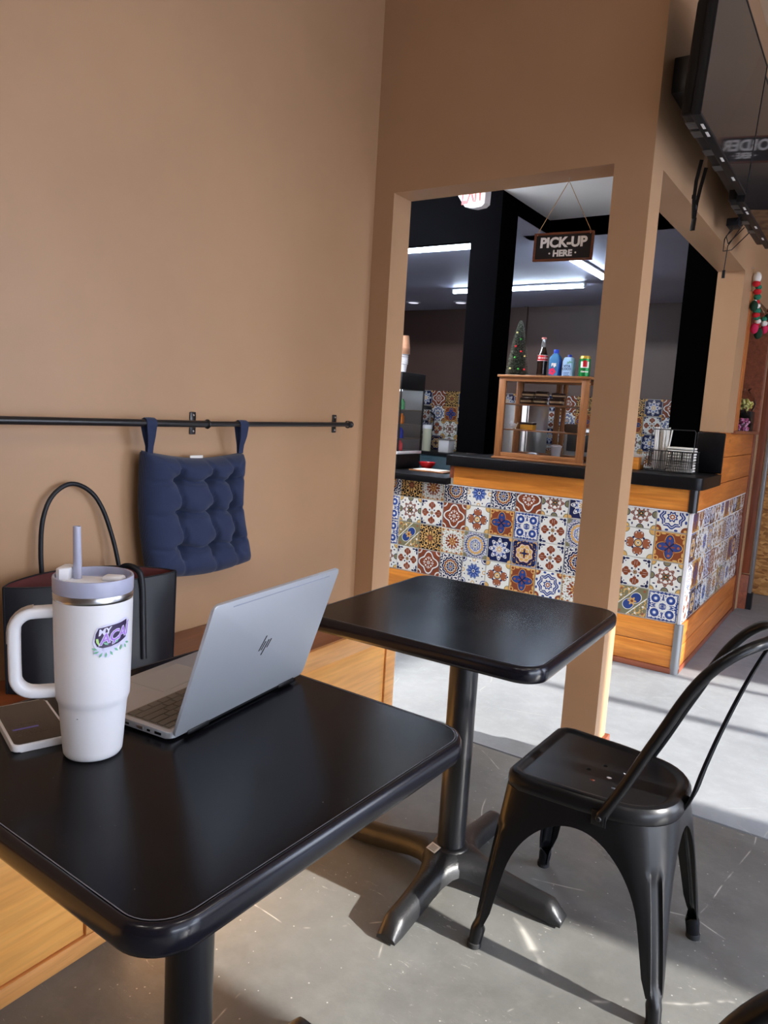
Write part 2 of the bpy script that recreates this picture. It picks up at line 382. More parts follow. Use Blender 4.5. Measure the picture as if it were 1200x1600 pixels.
# storefront wall with openings, mullions, sill
mb = MB(); ys = [-3.12] + [v for p in PANES for v in p] + [8.4]
mb.box(WX, WX + 0.12, -3.12, 8.4, 0, WZ0); mb.box(WX, WX + 0.12, -3.12, 8.4, WZ1, 2.44); mb.box(WX, WX + 0.12, -3.12, 8.4, 3.12, ZC + 0.1)
for a, b in ((-3.12, -1.1), (0.42, 0.48), (2.0, 2.1), (4.4, 8.4)): mb.box(WX, WX + 0.12, a, b, 2.44, 3.12)  # high openings made for the added light panes
for i in range(0, len(ys), 2): mb.box(WX, WX + 0.12, ys[i], ys[i + 1], WZ0, WZ1)
struct('wall_window', mb, 'wall')
mb = MB().box(4.7, 40, -25, 30, -0.14, -0.1)
struct('ground_outside', mb, 'pavement')
struct('baseboard_left', MB().box(0, 0.012, -3, 0.2, 0, 0.1), 'red_wood')
bl = bpy.data.materials.new('added_diffuser_white'); bl.use_nodes = True; n_ = bl.node_tree; n_.nodes.clear()  # translucent white shared by the added panes and the added blind
_t = n_.nodes.new('ShaderNodeBsdfTranslucent'); _d = n_.nodes.new('ShaderNodeBsdfDiffuse'); _x = n_.nodes.new('ShaderNodeMixShader'); _o = n_.nodes.new('ShaderNodeOutputMaterial')
_t.inputs[0].default_value = (.80, .82, .86, 1); _d.inputs[0].default_value = (.8, .8, .8, 1); _x.inputs[0].default_value = .5
n_.links.new(_t.outputs[0], _x.inputs[1]); n_.links.new(_d.outputs[0], _x.inputs[2]); n_.links.new(_x.outputs[0], _o.inputs[0])
for y0, y1 in ((-1.1, .42), (.48, 2.0), (2.1, 4.4)):  # unseen translucent panes added to spread soft light over walls and ceiling
    o = MB().box(4.52, 4.526, y0 + .002, y1 - .002, 2.442, 3.118).build('fill_pane', bl, None, 0)
    tag(o, 'added unseen high light pane over the street front, ' + ('nearest the rear wall' if y0 < 0 else 'above the tables' if y0 < 2 else 'above the counter end'), 'light pane')
t = thing('added_sun_blind', 'added unseen white blind that holds sun off the bench and glows as fill', 'blind', (4.44, .1, 2.4))  # added out of view: keeps sun off the bench, glows as soft fill
MB().box(4.438, 4.440, -1.12, 1.36, 1.22, 2.36).build('blind_fabric', bl, t, 0); MB().tube([(4.44, -1.13, 2.38), (4.44, 1.37, 2.38)], .03, 14, up=(0, 0, 1)).build('roller', 'white_plastic', t)
MB().box(4.434, 4.446, -1.12, 1.36, 1.20, 1.222, .003).build('bottom_bar', 'white_plastic', t)
# wooden end wall and strand board beyond the counter
t = thing('board_wall', 'dark red-brown upright boards closing the gap at the far end of the counter', 'wall panel', (1.05, 5.82, 0))
for i, (a, b) in enumerate(((0.80, 0.955), (0.957, 1.06), (1.062, 1.135))):
    MB().box(a, b, 5.80 + 0.003 * (i % 2), 5.84, 0.26, 3.23, 0.002).build('board', 'dark_wood', t)
MB().box(0.80, 1.14, 5.785, 5.84, 0.0, 0.25, 0.003).build('base_board', M['red_wood'], t)
o = MB().box(1.142, 1.165, 5.80, 5.86, 0.12, 3.0, 0.003).box(1.142, 1.175, 5.80, 5.86, 0.0, 0.12, mi=1).build('metal_channel', ['dull_steel', 'black_plastic'], None)
tag(o, 'grey upright metal channel with a black foot between boards and strand board', 'channel')
t = thing('strand_board_wall', 'raw tan strand board sheets at the far right edge', 'wall panel', (1.5, 6.4, 0))
for i in range(4): MB().box(1.095 + i * 0.8, 1.89 + i * 0.8, 6.40, 6.42, 0.004, 2.9, 0.001).build('board_sheet', 'osb', t)

# ------------------------------------------------------------------ patterned tile materials (expression -> math nodes)
class X:
    def __init__(s, m, v): s.m = m; s.v = v
    def op(s, o, *a):
        n = nd(s.m, 'ShaderNodeMath', operation=o)
        for i, q in enumerate((s,) + a):
            q = q.v if isinstance(q, X) else q
            if isinstance(q, (int, float)): n.inputs[i].default_value = q
            else: lk(s.m, q, n.inputs[i])
        return X(s.m, n.outputs[0])
    def __add__(s, o): return s.op('ADD', o)
    def __sub__(s, o): return s.op('SUBTRACT', o)
    def __mul__(s, o): return s.op('MULTIPLY', o)
    def lt(s, o): return s.op('LESS_THAN', o)
    def gt(s, o): return s.op('GREATER_THAN', o)
TC = dict(w=srgb(222, 222, 216), n=srgb(24, 34, 74), b=srgb(42, 66, 130), l=srgb(112, 134, 190), r=srgb(128, 66, 42), t=srgb(206, 164, 98), o=srgb(120, 116, 88), k=srgb(20, 22, 34), g=srgb(84, 104, 96), s=srgb(150, 88, 60))
def tile_mat(name, bg, layers):
    m = mat('tile_' + name, TC[bg], 0.16, 0, 0.5)
    uv = nd(m, 'ShaderNodeUVMap'); sx = nd(m, 'ShaderNodeSeparateXYZ'); lk(m, uv.outputs[0], sx.inputs[0])
    x = (X(m, sx.outputs[0]) - 0.5) * 2; y = (X(m, sx.outputs[1]) - 0.5) * 2
    u = x.op('ABSOLUTE'); v = y.op('ABSOLUTE'); S = u.op('MAXIMUM', v); Tt = u.op('MINIMUM', v)
    r = (x * x + y * y).op('SQRT'); th = y.op('ARCTAN2', x); D = u + v
    wob = None; col = TC[bg]
    for L in layers:
        k, c = L[0], L[-1]
        if k == 'c': a = (S - L[1]); b_ = (Tt - L[2]); ms = (a * a + b_ * b_).op('SQRT').lt(L[3])          # discs, 8-fold
        elif k == 'e': a = (S - L[1]) * (1 / L[3]); b_ = (Tt - L[2]) * (1 / L[4]); ms = (a * a + b_ * b_).lt(1.0)
        elif k == 'r': ms = (r - (L[1] + L[2]) / 2).op('ABSOLUTE').lt((L[2] - L[1]) / 2)
        elif k == 'p': ms = r.lt((th * L[1] + L[2]).op('COSINE') * L[4] + L[3])                            # petals
        elif k == 'P': ms = (r - ((th * L[1] + L[2]).op('COSINE') * L[4] + L[3])).op('ABSOLUTE').lt(L[5])  # petal outline
        elif k == 'd': ms = D.lt(L[1])
        elif k == 'D': ms = (D - L[1]).op('ABSOLUTE').lt(L[2])
        elif k == 'q': ms = S.lt(L[1])
        elif k == 'Q': ms = (S - L[1]).op('ABSOLUTE').lt(L[2])
        elif k == 'a': a = u - L[1]; b_ = v - L[2]; rr_ = (a * a + b_ * b_).op('SQRT'); ms = (rr_ - (L[3] + L[4]) / 2).op('ABSOLUTE').lt((L[4] - L[3]) / 2)  # arcs, 4-fold
        elif k == 'z': ms = ((x - y) * L[1] + L[2]).op('ABSOLUTE').lt(L[3])                                  # diagonal band
        elif k == 'x': a = u - v; ms = (a.op('ABSOLUTE').lt(L[1])) * (r.gt(L[2])) * (r.lt(L[3]))           # spokes on diagonals
        elif k == '+': ms = (Tt.lt(L[1])) * (r.gt(L[2])) * (r.lt(L[3]))
        elif k == 'n':                                                                                      # filigree: fine noise threshold in a ring
            n_ = nd(m, 'ShaderNodeTexNoise'); n_.inputs['Scale'].default_value = L[1]; n_.inputs['Detail'].default_value = 1
            cb = nd(m, 'ShaderNodeCombineXYZ'); lk(m, u.v, cb.inputs[0]); lk(m, v.v, cb.inputs[1]); lk(m, cb.outputs[0], n_.inputs['Vector'])
            ms = X(m, n_.outputs['Fac']).gt(L[2]) * r.gt(L[3]) * r.lt(L[4])
        col = mixc(m, ms.v, col, TC[c])
    lk(m, col, bs(m).inputs['Base Color'])
    return m
LEAF = [('e', .86, .86, .10, .10, 'n'), ('e', .84, .60, .16, .06, 'n'), ('c', .70, .70, .06, 'n')]
TM = {
 'A': tile_mat('damask', 'k', [('n', 7, .52, .1, 1.5, 't'), ('p', 8, 0, .5, .16, 'k'), ('p', 8, 0, .42, .16, 't'), ('p', 16, 0, .3, .07, 'k'), ('p', 8, .4, .2, .08, 's'), ('c', .92, .92, .14, 't'), ('c', .92, .92, .07, 'k')]),
 'B': tile_mat('rust_flower', 'w', [('Q', .93, .03, 't'), ('n', 9, .58, .62, 1.3, 'o'), ('c', .9, .45, .09, 's'), ('c', .88, .88, .13, 't'), ('c', .88, .88, .06, 'r'), ('p', 8, 0, .46, .17, 'r'), ('c', .5, .2, .09, 's'), ('p', 8, math.pi, .26, .08, 't'), ('p', 8, 0, .20, .08, 's'), ('r', 0, .07, 't')]),
 'C': tile_mat('navy_mandala', 'n', [('n', 8, .50, .85, 1.5, 'w'), ('p', 12, 0, .84, .05, 'w'), ('p', 12, 0, .78, .05, 'n'), ('p', 12, 0, .64, .04, 'w'), ('p', 12, 0, .60, .04, 'r'), ('c', .40, .22, .06, 't'), ('c', .47, 0, .06, 't'), ('p', 12, math.pi, .42, .04, 'w'), ('p', 12, math.pi, .37, .04, 'n'), ('p', 8, 0, .24, .06, 'w'), ('p', 8, 0, .19, .06, 'b'), ('r', 0, .11, 't'), ('r', 0, .05, 'n')]),
 'D': tile_mat('blue_rosette', 'w', [('c', .94, .94, .30, 'b'), ('c', .94, .94, .23, 'w'), ('c', .94, .94, .15, 'n'), ('c', .93, 0, .16, 't'), ('c', .93, 0, .09, 'w'), ('c', .78, .33, .055, 'n'), ('p', 10, 0, .56, .07, 'n'), ('p', 10, 0, .52, .07, 'l'), ('P', 10, 0, .33, .17, .02, 'n'), ('p', 10, 0, .31, .17, 'b'), ('r', 0, .13, 'w'), ('r', 0, .08, 'n')]),
 'E': tile_mat('quatrefoil', 'w', [('e', .86, .86, .12, .12, 'n'), ('e', .90, .60, .065, .15, 'n'), ('e', .72, .70, .035, .035, 'n'), ('e', .42, .0, .20, .12, 'r'), ('c', .62, .15, .17, 'r'), ('c', .76, .04, .14, 'r'), ('e', .66, .075, .16, .008, 'w'), ('c', .23, .23, .07, 'n'), ('e', .28, .08, .05, .06, 'w'), ('r', 0, .15, 'n'), ('r', 0, .11, 't'), ('r', 0, .06, 'n')]),
 'F': tile_mat('rust_medallion', 'r', [('c', 1.0, 1.0, .36, 'w'), ('c', 1.0, 1.0, .26, 'r'), ('P', 4, 0, .76, .14, .06, 'w'), ('P', 4, 0, .86, .14, .02, 'n'), ('p', 4, 0, .66, .14, 'r'), ('e', .38, 0, .14, .045, 'w'), ('e', .25, .25, .08, .08, 'w'), ('c', .40, .14, .045, 'w'), ('r', 0, .15, 'w'), ('r', 0, .10, 'r'), ('r', 0, .05, 'w')]),
 'G': tile_mat('heart_flowers', 'w', [('c', .95, .95, .30, 'o'), ('c', .95, .95, .25, 't'), ('e', .56, .15, .26, .20, 'n'), ('e', .56, .15, .235, .175, 's'), ('e', .46, 0, .26, .12, 's'), ('e', .70, .20, .07, .03, 'w'), ('c', .35, .35, .08, 'n'), ('c', .86, 0, .07, 'n'), ('r', 0, .30, 'n'), ('r', 0, .24, 't'), ('r', 0, .12, 'w'), ('r', 0, .08, 'o')]),
 'H': tile_mat('navy_cross', 'r', [('Q', .96, .03, 't'), ('c', .82, .82, .17, 't'), ('c', .82, .82, .10, 'r'), ('e', .88, .45, .05, .16, 't'), ('p', 4, 0, .70, .18, 't'), ('p', 4, 0, .65, .18, 'n'), ('p', 4, 0, .60, .18, 'b'), ('c', .60, 0, .09, 's'), ('x', .07, .0, .42, 'n'), ('c', .34, .34, .08, 's'), ('e', .24, 0, .14, .05, 'r'), ('r', 0, .07, 'n')]),
 'I': tile_mat('four_circles', 'w', [('Q', .93, .035, 'b'), ('n', 6, .50, .0, 1.2, 'b'), ('c', .50, .50, .36, 'w'), ('c', .50, .50, .30, 'b'), ('c', .50, .50, .14, 'l'), ('c', .50, .50, .09, 'w'), ('e', .62, 0, .14, .05, 'b'), ('e', .30, 0, .10, .08, 'w'), ('p', 8, 0, .16, .10, 'b')]),
 'J': tile_mat('dotted_mandala', 'w', [('n', 14, .50, .0, 1.5, 'b'), ('c', .95, .95, .26, 'o'), ('r', .80, .86, 'n'), ('p', 16, 0, .70, .03, 't'), ('p', 16, math.pi, .52, .03, 'l'), ('n', 12, .52, .2, .55, 'w'), ('r', .38, .42, 'b'), ('p', 8, 0, .24, .07, 'o'), ('p', 8, 0, .17, .07, 'w'), ('r', 0, .07, 'n')]),
 'K': tile_mat('navy_star', 'n', [('Q', .97, .02, 'w'), ('c', .92, .92, .18, 't'), ('p', 8, 0, .72, .16, 'w'), ('p', 8, 0, .64, .16, 'b'), ('p', 8, math.pi, .46, .12, 'w'), ('c', .62, .0, .10, 'w'), ('c', .45, .45, .09, 'w'), ('n', 9, .55, .1, .5, 'l'), ('p', 8, 0, .2, .08, 't'), ('r', 0, .09, 'w')]),
 'L': tile_mat('tan_octagon', 'n', [('Q', .96, .03, 'l'), ('n', 6, .60, .8, 1.5, 't'), ('p', 8, math.pi, .72, .05, 'r'), ('p', 8, math.pi, .66, .05, 'w'), ('p', 8, math.pi, .61, .05, 't'), ('p', 8, 0, .42, .05, 'w'), ('p', 8, 0, .36, .05, 't'), ('e', .30, .05, .10, .045, 'r'), ('p', 4, 0, .18, .07, 'n')]),
 'M': tile_mat('olive_diagonal', 'o', [('c', .8, .3, .09, 'w'), ('n', 6, .56, .3, 1.5, 't'), ('z', .5, 0, .36, 'w'), ('z', .5, 0, .31, 'o'), ('p', 2, -math.pi / 2 * 0 - 1.57, .52, .26, 'w'), ('p', 2, -1.57, .47, .26, 'b'), ('p', 6, 0, .24, .07, 't'), ('r', 0, .10, 'r'), ('c', .8, .8, .09, 's')]),
 'N': tile_mat('blue_wreath', 'w', [('c', .96, .96, .34, 'r'), ('c', .90, .90, .10, 't'), ('P', 8, 0, .66, .06, .13, 'b'), ('P', 8, 0, .66, .06, .02, 'w'), ('x', .03, .5, 1.0, 'w'), ('e', .9, .3, .08, .12, 'b'), ('p', 8, math.pi, .33, .05, 'b'), ('p', 8, math.pi, .22, .03, 'w'), ('r', 0, .17, 's'), ('r', 0, .08, 'w')]),
 'O': tile_mat('olive_star', 'w', [('c', .98, .0, .26, 'n'), ('c', .98, .0, .21, 'o'), ('c', .98, .98, .28, 'o'), ('c', .98, .98, .22, 't'), ('e', .75, .55, .10, .05, 'n'), ('p', 4, 0, .60, .10, 'w'), ('P', 8, 0, .56, .10, .05, 'r'), ('p', 8, 0, .46, .12, 'r'), ('P', 8, 0, .46, .12, .02, 'n'), ('c', .34, 0, .12, 'w'), ('c', .28, .28, .08, 'w'), ('p', 4, math.pi, .18, .10, 'g'), ('r', 0, .12, 'k'), ('r', 0, .06, 't')]),
}
TMESH = {}
def tile_mesh(key, w_, cut=1.0):
    """one glazed tile with a soft rim, facing -Y, in the XZ plane; cut keeps the lower share"""
    k = (key, round(w_, 4), cut)
    if k in TMESH: return TMESH[k]
    g = 0.0028; h = w_ / 2 - g; zt = -h + 2 * h * cut; b = 0.0015; d = 0.006
    bm = bmesh.new(); uvl = bm.loops.layers.uv.new('UVMap')
    o = [(-h, 0, -h), (h, 0, -h), (h, 0, zt), (-h, 0, zt)]
    m1 = [(x, -d + b, z) for x, _, z in o]; f1 = [(x - math.copysign(b, x), -d, z + (b if z == -h else -b)) for x, _, z in o]
    rs = [[bm.verts.new(p) for p in r_] for r_ in (o, m1, f1)]
    for a, c in zip(rs[:-1], rs[1:]):
        for i in range(4): bm.faces.new((a[i], a[(i + 1) % 4], c[(i + 1) % 4], c[i]))
    bm.faces.new(rs[-1])
    bmesh.ops.recalc_face_normals(bm, faces=list(bm.faces))
    for f in bm.faces:
        for l in f.loops: l[uvl].uv = (0.5 + l.vert.co.x / (2 * h), 0.5 + l.vert.co.z / (2 * h))
    me = bpy.data.meshes.new('tile_' + key); bm.to_mesh(me); bm.free(); me.materials.append(TM[key]); TMESH[k] = me; return me
def put_tile(key, w_, loc, rz, parent, cut=1.0):
    o = bpy.data.objects.new('tile', tile_mesh(key, w_, cut)); COL.objects.link(o); o.parent = parent
    Mi = ROOTM.get(parent.name, Matrix.Identity(4)).inverted()
    o.matrix_basis = Mi @ Matrix.Translation(loc) @ Matrix.Rotation(rz, 4, 'Z')

# ------------------------------------------------------------------ service counter
TW = 0.1575; XC = 1.068; YC = 3.9335; ZB, ZT = 0.267, 0.846
cnt = thing('service_counter', 'pine and patterned-tile service counter behind the pass-through opening', 'counter', (0, YC, 0))
mb = MB(); mb.box(-2.6, XC - 0.008, YC + 0.008, 4.50, 0.0, ZT); mb.box(-0.335, XC - 0.008, YC + 0.012, 4.42, ZT, 0.968)
mb.box(XC - 0.3, XC - 0.008, 4.50, 5.70, 0.0, ZT)
mb.build('carcass', 'grout', cnt, 0)
MB().box(XC - 0.11, XC - 0.008, 4.50, 5.70, ZT + .001, 1.25).build('upper_carcass', 'black_wall', cnt, 0)
rows = ['CIIO', 'AOME', 'BEAF', 'CFBC', 'DGJD', 'CHKG', 'FILH', 'OEEN', 'KJCB', 'DFGA', 'OGEM', 'NHOI']   # column 0..11, top to bottom
rowsL = ['JEHD', 'GNBK', 'LCFA', 'EIOM', 'BHNJ', 'KODE', 'MGAC', 'FLIB', 'HJKO', 'NCEG', 'ADLF']
side = ['HLNE', 'GOHL', 'IDGK', 'KJID', 'EOFC', 'DBEB', 'HCOM', 'GICJ', 'KEHD', 'ANLO', 'BFCE']
def tile_col(keys, cx, cy, rz, dx, dy):
    for r_ in range(4):
        zb = ZB + (3 - r_) * TW
        cut = 1.0 if r_ else (ZT - ZB - 3 * TW) / TW
        put_tile(keys[r_], TW, (cx, cy, zb + TW / 2), rz, cnt, round(cut, 3))
for i, k in enumerate(rows): tile_col(k, XC - 0.02 - (11.5 - i) * TW, YC + 0.008, 0, 1, 0)
for i, k in enumerate(rowsL): tile_col(k, XC - 0.02 - (12.5 + i) * TW, YC + 0.008, 0, 1, 0)
for i, k in enumerate(side): tile_col(k, XC - 0.008, YC + 0.012 + (i + 0.5) * 0.1545, math.pi / 2, 0, 1)
# pale metal corner trims around the tile field
MB().box(XC - 0.018, XC + 0.001, YC - 0.001, YC + 0.012, ZB, ZT, 0.003).build('corner_trim', M['white_plastic'], cnt)
MB().box(-2.6, XC - 0.02, YC - 0.002, YC + 0.008, ZT, ZT + 0.006).box(XC - 0.008, XC + 0.003, YC, 5.64, ZT, ZT + 0.006).build('edge_trim', M['white_plastic'], cnt)
for z0, z1 in ((0.032, 0.146), (0.149, 0.264)):      # lower boards, front and side
    MB().box(-2.6, XC - 0.022, YC - 0.004, YC + 0.008, z0, z1, 0.002).build('board', 'pine', cnt)
    MB().box(XC - 0.008, XC + 0.006, YC + 0.01, 5.70, z0, z1, 0.002).build('board', 'pine_y', cnt)
MB().box(-2.6, XC - 0.022, YC - 0.012, YC + 0.008, 0.0, 0.030, 0.003).build('skirting', wood('skirting_wood', srgb(150, 84, 58), srgb(112, 58, 40), 'X', 0.4, False), cnt)
MB().box(XC - 0.008, XC + 0.012, YC + 0.01, 5.70, 0.0, 0.030, 0.003).build('skirting', 'red_wood', cnt)
MB().box(-0.31, XC - 0.022, YC - 0.004, YC + 0.012, ZT + 0.008, 0.965, 0.002).build('board', 'pine', cnt)
MB().box(-0.337, -0.31, YC - 0.006, 4.42, ZT + 0.046, 0.965, 0.002).build('end_board', 'red_wood', cnt)
MB().box(XC - 0.008, XC + 0.006, YC + 0.01, 5.64, ZT + 0.008, 0.968, 0.002).build('board', 'pine_y', cnt)
for z0, z1 in ((0.971, 1.118), (1.121, 1.262)):
    MB().box(XC - 0.008, XC + 0.006, 4.445, 5.64, z0, z1, 0.002).build('board', 'pine_y', cnt)
MB().box(XC - 0.008, XC + 0.016, 5.64, 5.70, 0.0, 1.27, 0.003).build('end_post', M['dark_wood'], cnt)
for z0, z1, m_ in ((0.0, ZB, 'dull_steel'), (ZT + 0.004, 0.966, 'black_metal')):      # rounded corner guards
    mb = MB(); pts = [(XC - 0.026, YC - 0.010)]
    for k in range(9):
        a = R(-90 + 90 * k / 8); pts.append((XC - 0.010 + 0.022 * math.cos(a), YC + 0.012 + 0.022 * math.sin(a)))
    pts += [(XC + 0.012, YC + 0.028), (XC - 0.008, YC + 0.028), (XC - 0.026, YC + 0.010)]
    mb.prism(pts, z0, z1).build('corner_guard', m_, cnt)
mb = MB(); pts = [(-0.352, 3.90), (1.06, 3.90)] + [(1.06 + 0.038 * math.sin(R(a)), 3.938 - 0.038 * math.cos(R(a))) for a in (22, 45, 68)] + [(1.098, 3.94), (1.098, 4.42), (-0.352, 4.42)]
o = mb.prism(pts, 0.968, 1.030, bev=0.003).build('countertop', 'black_wall', None); o.data.materials.clear(); o.data.materials.append(mat('black_worktop', (0.004, 0.004, 0.005), 0.4, 0, 0.25))
tag(o, 'raised black worktop carrying the wooden pastry case', 'worktop')
o = MB().box(-2.6, -0.338, 3.895, 4.50, 0.849, 0.889, 0.004).build('countertop', o.data.materials[0], None)
tag(o, 'lower black worktop left of the raised one, red bowl on it', 'worktop')
o = MB().box(0.948, 1.094, 4.426, 4.441, 1.031, 1.256, 0.006).build('backsplash', mat('black_gloss_board', (0.003, 0.003, 0.004), 0.3, 0, 0.25), None)
tag(o, 'small black splash board at the right end of the worktop', 'splashboard')

# ------------------------------------------------------------------ wood frame and candy shelf past the beige wall
struct('trim_7', MB().box(XI + 0.02, X2 + 0.006, 4.70, 4.80, 1.275, 2.06, 0.002), 'pine_z')
struct('trim_8', MB().box(0.915, X2 + 0.010, 4.72, 5.70, 1.255, 1.274, 0.002).box(XI + 0.02, X2 + 0.012, 5.58, 5.64, 1.275, 2.06, 0.002), 'red_wood')
struct('trim_9', MB().box(0.895, 0.915, 4.72, 5.75, 1.0, 2.3), 'black_wall')

# ------------------------------------------------------------------ bench
bench = thing('bench', 'built-in honey wood bench with red-brown seat along the beige wall', 'bench', (0.22, 1.0, 0))
BX, BE = 0.44, 2.19
MB().box(0.003, BX - 0.012, -1.2, BE - 0.004, 0.0, 0.495).build('carcass', 'bench_wood', bench, 0)
MB().box(0.002, BX - 0.010, -1.2, BE, 0.497, 0.530, 0.003).build('seat', 'bench_seat', bench)
MB().box(BX - 0.012, BX + 0.004, -1.2, BE + 0.002, 0.468, 0.532, 0.004).build('front_rail', 'bench_trim', bench)
MB().box(BX - 0.012, BX, -1.2, BE, 0.0, 0.045, 0.002).build('bottom_rail', 'bench_trim', bench)
for y0, y1 in ((-1.2, -1.14), (-0.13, -0.07), (0.93, 0.99), (2.13, BE)):
    MB().box(BX - 0.012, BX, y0, y1, 0.047, 0.466, 0.002).build('stile', M['bench_trim'], bench)
for y0, y1 in ((-1.138, -0.132), (-0.068, 0.928), (0.992, 2.128)):
    MB().box(BX - 0.014, BX - 0.006, y0 + 0.002, y1 - 0.002, 0.049, 0.464, 0.001).build('panel', 'bench_wood', bench)

# ------------------------------------------------------------------ tables
def make_table(name, label, cx, cy, rz, sticker):
    t = thing(name, label, 'table', (cx, cy, 0), rz, 'square black cafe tables')
    L = Matrix.Translation((cx, cy, 0)) @ Matrix.Rotation(rz, 4, 'Z')
    h = 0.3195; r = 0.062
    mb = MB(); mb.prism(rrect(-h + .012, h - .012, -h + .012, h - .012, r - .012, 10), 0.722, 0.7600, mtx=L); mb.build('tabletop', 'laminate', t)
    prof = [(0.0105, 0.7598), (0.0085, 0.7606), (0.004, 0.7585), (0.0008, 0.752), (0.0, 0.742), (0.001, 0.731), (0.005, 0.7235), (0.014, 0.7205)]
    mb = MB(); mb.rings([[L @ Vector((x, y, z)) for x, y in rrect(-h + d, h - d, -h + d, h - d, max(r - d, .01), 10)] for d, z in prof], cap=False, loop=False)
    mb.build('edge_band', 'edge_band', t, 60)
    mb = MB(); a = rrect(-h + .0112, h - .0112, -h + .0112, h - .0112, r - .0112, 10); b = rrect(-h + .0125, h - .0125, -h + .0125, h - .0125, r - .0125, 10)
    mb.rings([[L @ Vector((x, y, 0.7606)) for x, y in a], [L @ Vector((x, y, 0.7606)) for x, y in b]], cap=False)
    mb.build('edge_seam', 'seam', t, 0)
    MB().box(-.14, .14, -.03, .03, 0.708, 0.7215, 0.003, mtx=L).box(-.03, .03, -.14, .14, 0.708, 0.7212, 0.003, mtx=L).build('top_bracket', 'cast', t)
    MB().lathe([(0.0385, 0.095), (0.0385, 0.712)], n=40, mtx=L).build('column', 'black_metal', t)
    MB().lathe([(0.060, 0.060), (0.058, 0.082), (0.048, 0.097), (0.042, 0.101), (0.0385, 0.102)], n=40, mtx=L).build('base_hub', 'cast', t)
    st = [(0.0, 0.085, 0.052, 0.098), (0.045, 0.066, 0.050, 0.096), (0.075, 0.047, 0.044, 0.092), (0.11, 0.036, 0.036, 0.085), (0.16, 0.0305, 0.024, 0.076), (0.22, 0.029, 0.015, 0.067), (0.285, 0.029, 0.010, 0.060), (0.300, 0.0285, 0.008, 0.057), (0.330, 0.026, 0.006, 0.020)]
    for q in range(4):
        Mq = L @ Matrix.Rotation(q * math.pi / 2, 4, 'Z'); mb = MB(); rs = []
        for s_, w_, z0, z1 in st:
            rs.append([Mq @ Vector((s_, y * w_, z0 + (z1 - z0) * zz)) for y, zz in ((-1, 0), (-1, .45), (-.82, .78), (-.45, .97), (0, 1), (.45, .97), (.82, .78), (1, .45), (1, 0))])
        mb.rings(rs); a = mb.build('base_arm', 'cast', t, 45)
        MB().lathe([(0.014, 0.0), (0.014, 0.008), (0.010, 0.014)], c=(0.300, 0, 0), n=14, mtx=Mq).build('glide', 'black_plastic', a)
    if sticker:
        s_ = frame_m(L @ Vector((-0.028, -0.050, 0.0985)), (1, -0.25, -0.04), (0.2, 1, 0.32))
        lb = MB().box(-.016, .016, -.013, .013, 0, .0008, mtx=s_).build('sticker', 'paper', t)
        mb = MB()
        for k in range(5): mb.box(-.011, .011, -.009 + k * .0038, -.0075 + k * .0038, .0008, .0010, mtx=s_)
        mb.build('print_lines', 'grey_print', lb, 0)
    return t
make_table('cafe_table', 'near square black table holding laptop, phone and white tumbler', 0.9819, 0.7493, R(-1.8), False)
make_table('cafe_table', 'farther square black table, empty, with white sticker on its cross base', 0.9553, 1.7157, R(1.34), True)

# ------------------------------------------------------------------ chairs (stamped steel cafe chair)
def quad_path(sx, sy, z, full_n=0):
    """outline of the steel shell at height z in one quadrant; returns (pos(d), la, lb). d<0 runs to the x-side middle, d>0 to the y-side middle"""
    k = min(1, max(0, z / 0.43)); k2 = k
    if sx < 0: hx = 0.222 + (0.183 - 0.222) * k; hy = 0.222 + (0.176 - 0.222) * k; rr = 0.016 + (0.040 - 0.016) * k
    else: hx = 0.224 + (0.188 - 0.224) * k; hy = 0.190 + (0.158 - 0.190) * k; rr = 0.016 + (0.125 - 0.016) * k ** 1.6
    hm = ((0.222 + (0.176 - 0.222) * k) + (0.190 + (0.158 - 0.190) * k)) / 2      # half width where front and rear quadrants meet
    la = hy - rr; lb = hx - rr; arc = rr * math.pi / 2
    def pos(d):
        if d < -arc / 2: q = -d - arc / 2; x, y = hx, hy - rr - q
        elif d > arc / 2:
            q = d - arc / 2; x, y = hx - rr - q, hy
            y = hy + (hm - hy) * min(1, q / max(lb, 1e-4)) ** 1.0
        else: a = (d / arc + 0.5) * math.pi / 2; x, y = hx - rr + rr * math.cos(a), hy - rr + rr * math.sin(a)
        return Vector((sx * x, sy * y, z))
    return pos, la + arc / 2, lb + arc / 2
def leg_w(z):       # half width of the leg sheet
    pts = [(0.0, .018), (0.045, .019), (0.060, .024), (0.10, .034), (0.20, .042), (0.30, .047), (0.43, .055)]
    for (a, b), (c, d) in zip(pts[:-1], pts[1:]):
        if z <= c: return b + (d - b) * (z - a) / (c - a)
    return pts[-1][1]
def seat_outline(d, z, n=12):
    """closed outline inset by d"""
    pts = []
    for sx, sy in ((-1, -1), (1, -1), (1, 1), (-1, 1)):
        pos, la, lb = quad_path(sx, sy, 0.43); seq = [pos(-la + (la + lb) * i / n) for i in range(n)]
        seq2 = [pos(lb - (la + lb) * i / n) for i in range(n)]
        pts.append(seq if sx * sy > 0 else seq2)
    # walk counter-clockwise starting at the front (-x) middle
    def q(sx, sy):
        pos, la, lb = quad_path(sx, sy, 0.43); return [pos(-la + (la + lb) * i / n) for i in range(n + 1)]
    loop = q(-1, -1)[:-1] + list(reversed(q(1, -1)))[:-1] + q(1, 1)[:-1] + list(reversed(q(-1, 1)))[:-1]
    out_ = []; m_ = len(loop)
    for i, p in enumerate(loop):
        t_ = (loop[(i + 1) % m_] - loop[i - 1]); nrm = Vector((t_.y, -t_.x, 0)).normalized()
        out_.append(Vector((p.x - nrm.x * d, p.y - nrm.y * d, z)))
    return out_
HOLES = [(-.033, -.022), (-.007, .023), (.045, .019), (.020, -.029), (-.007, -.067), (.045, -.072)]
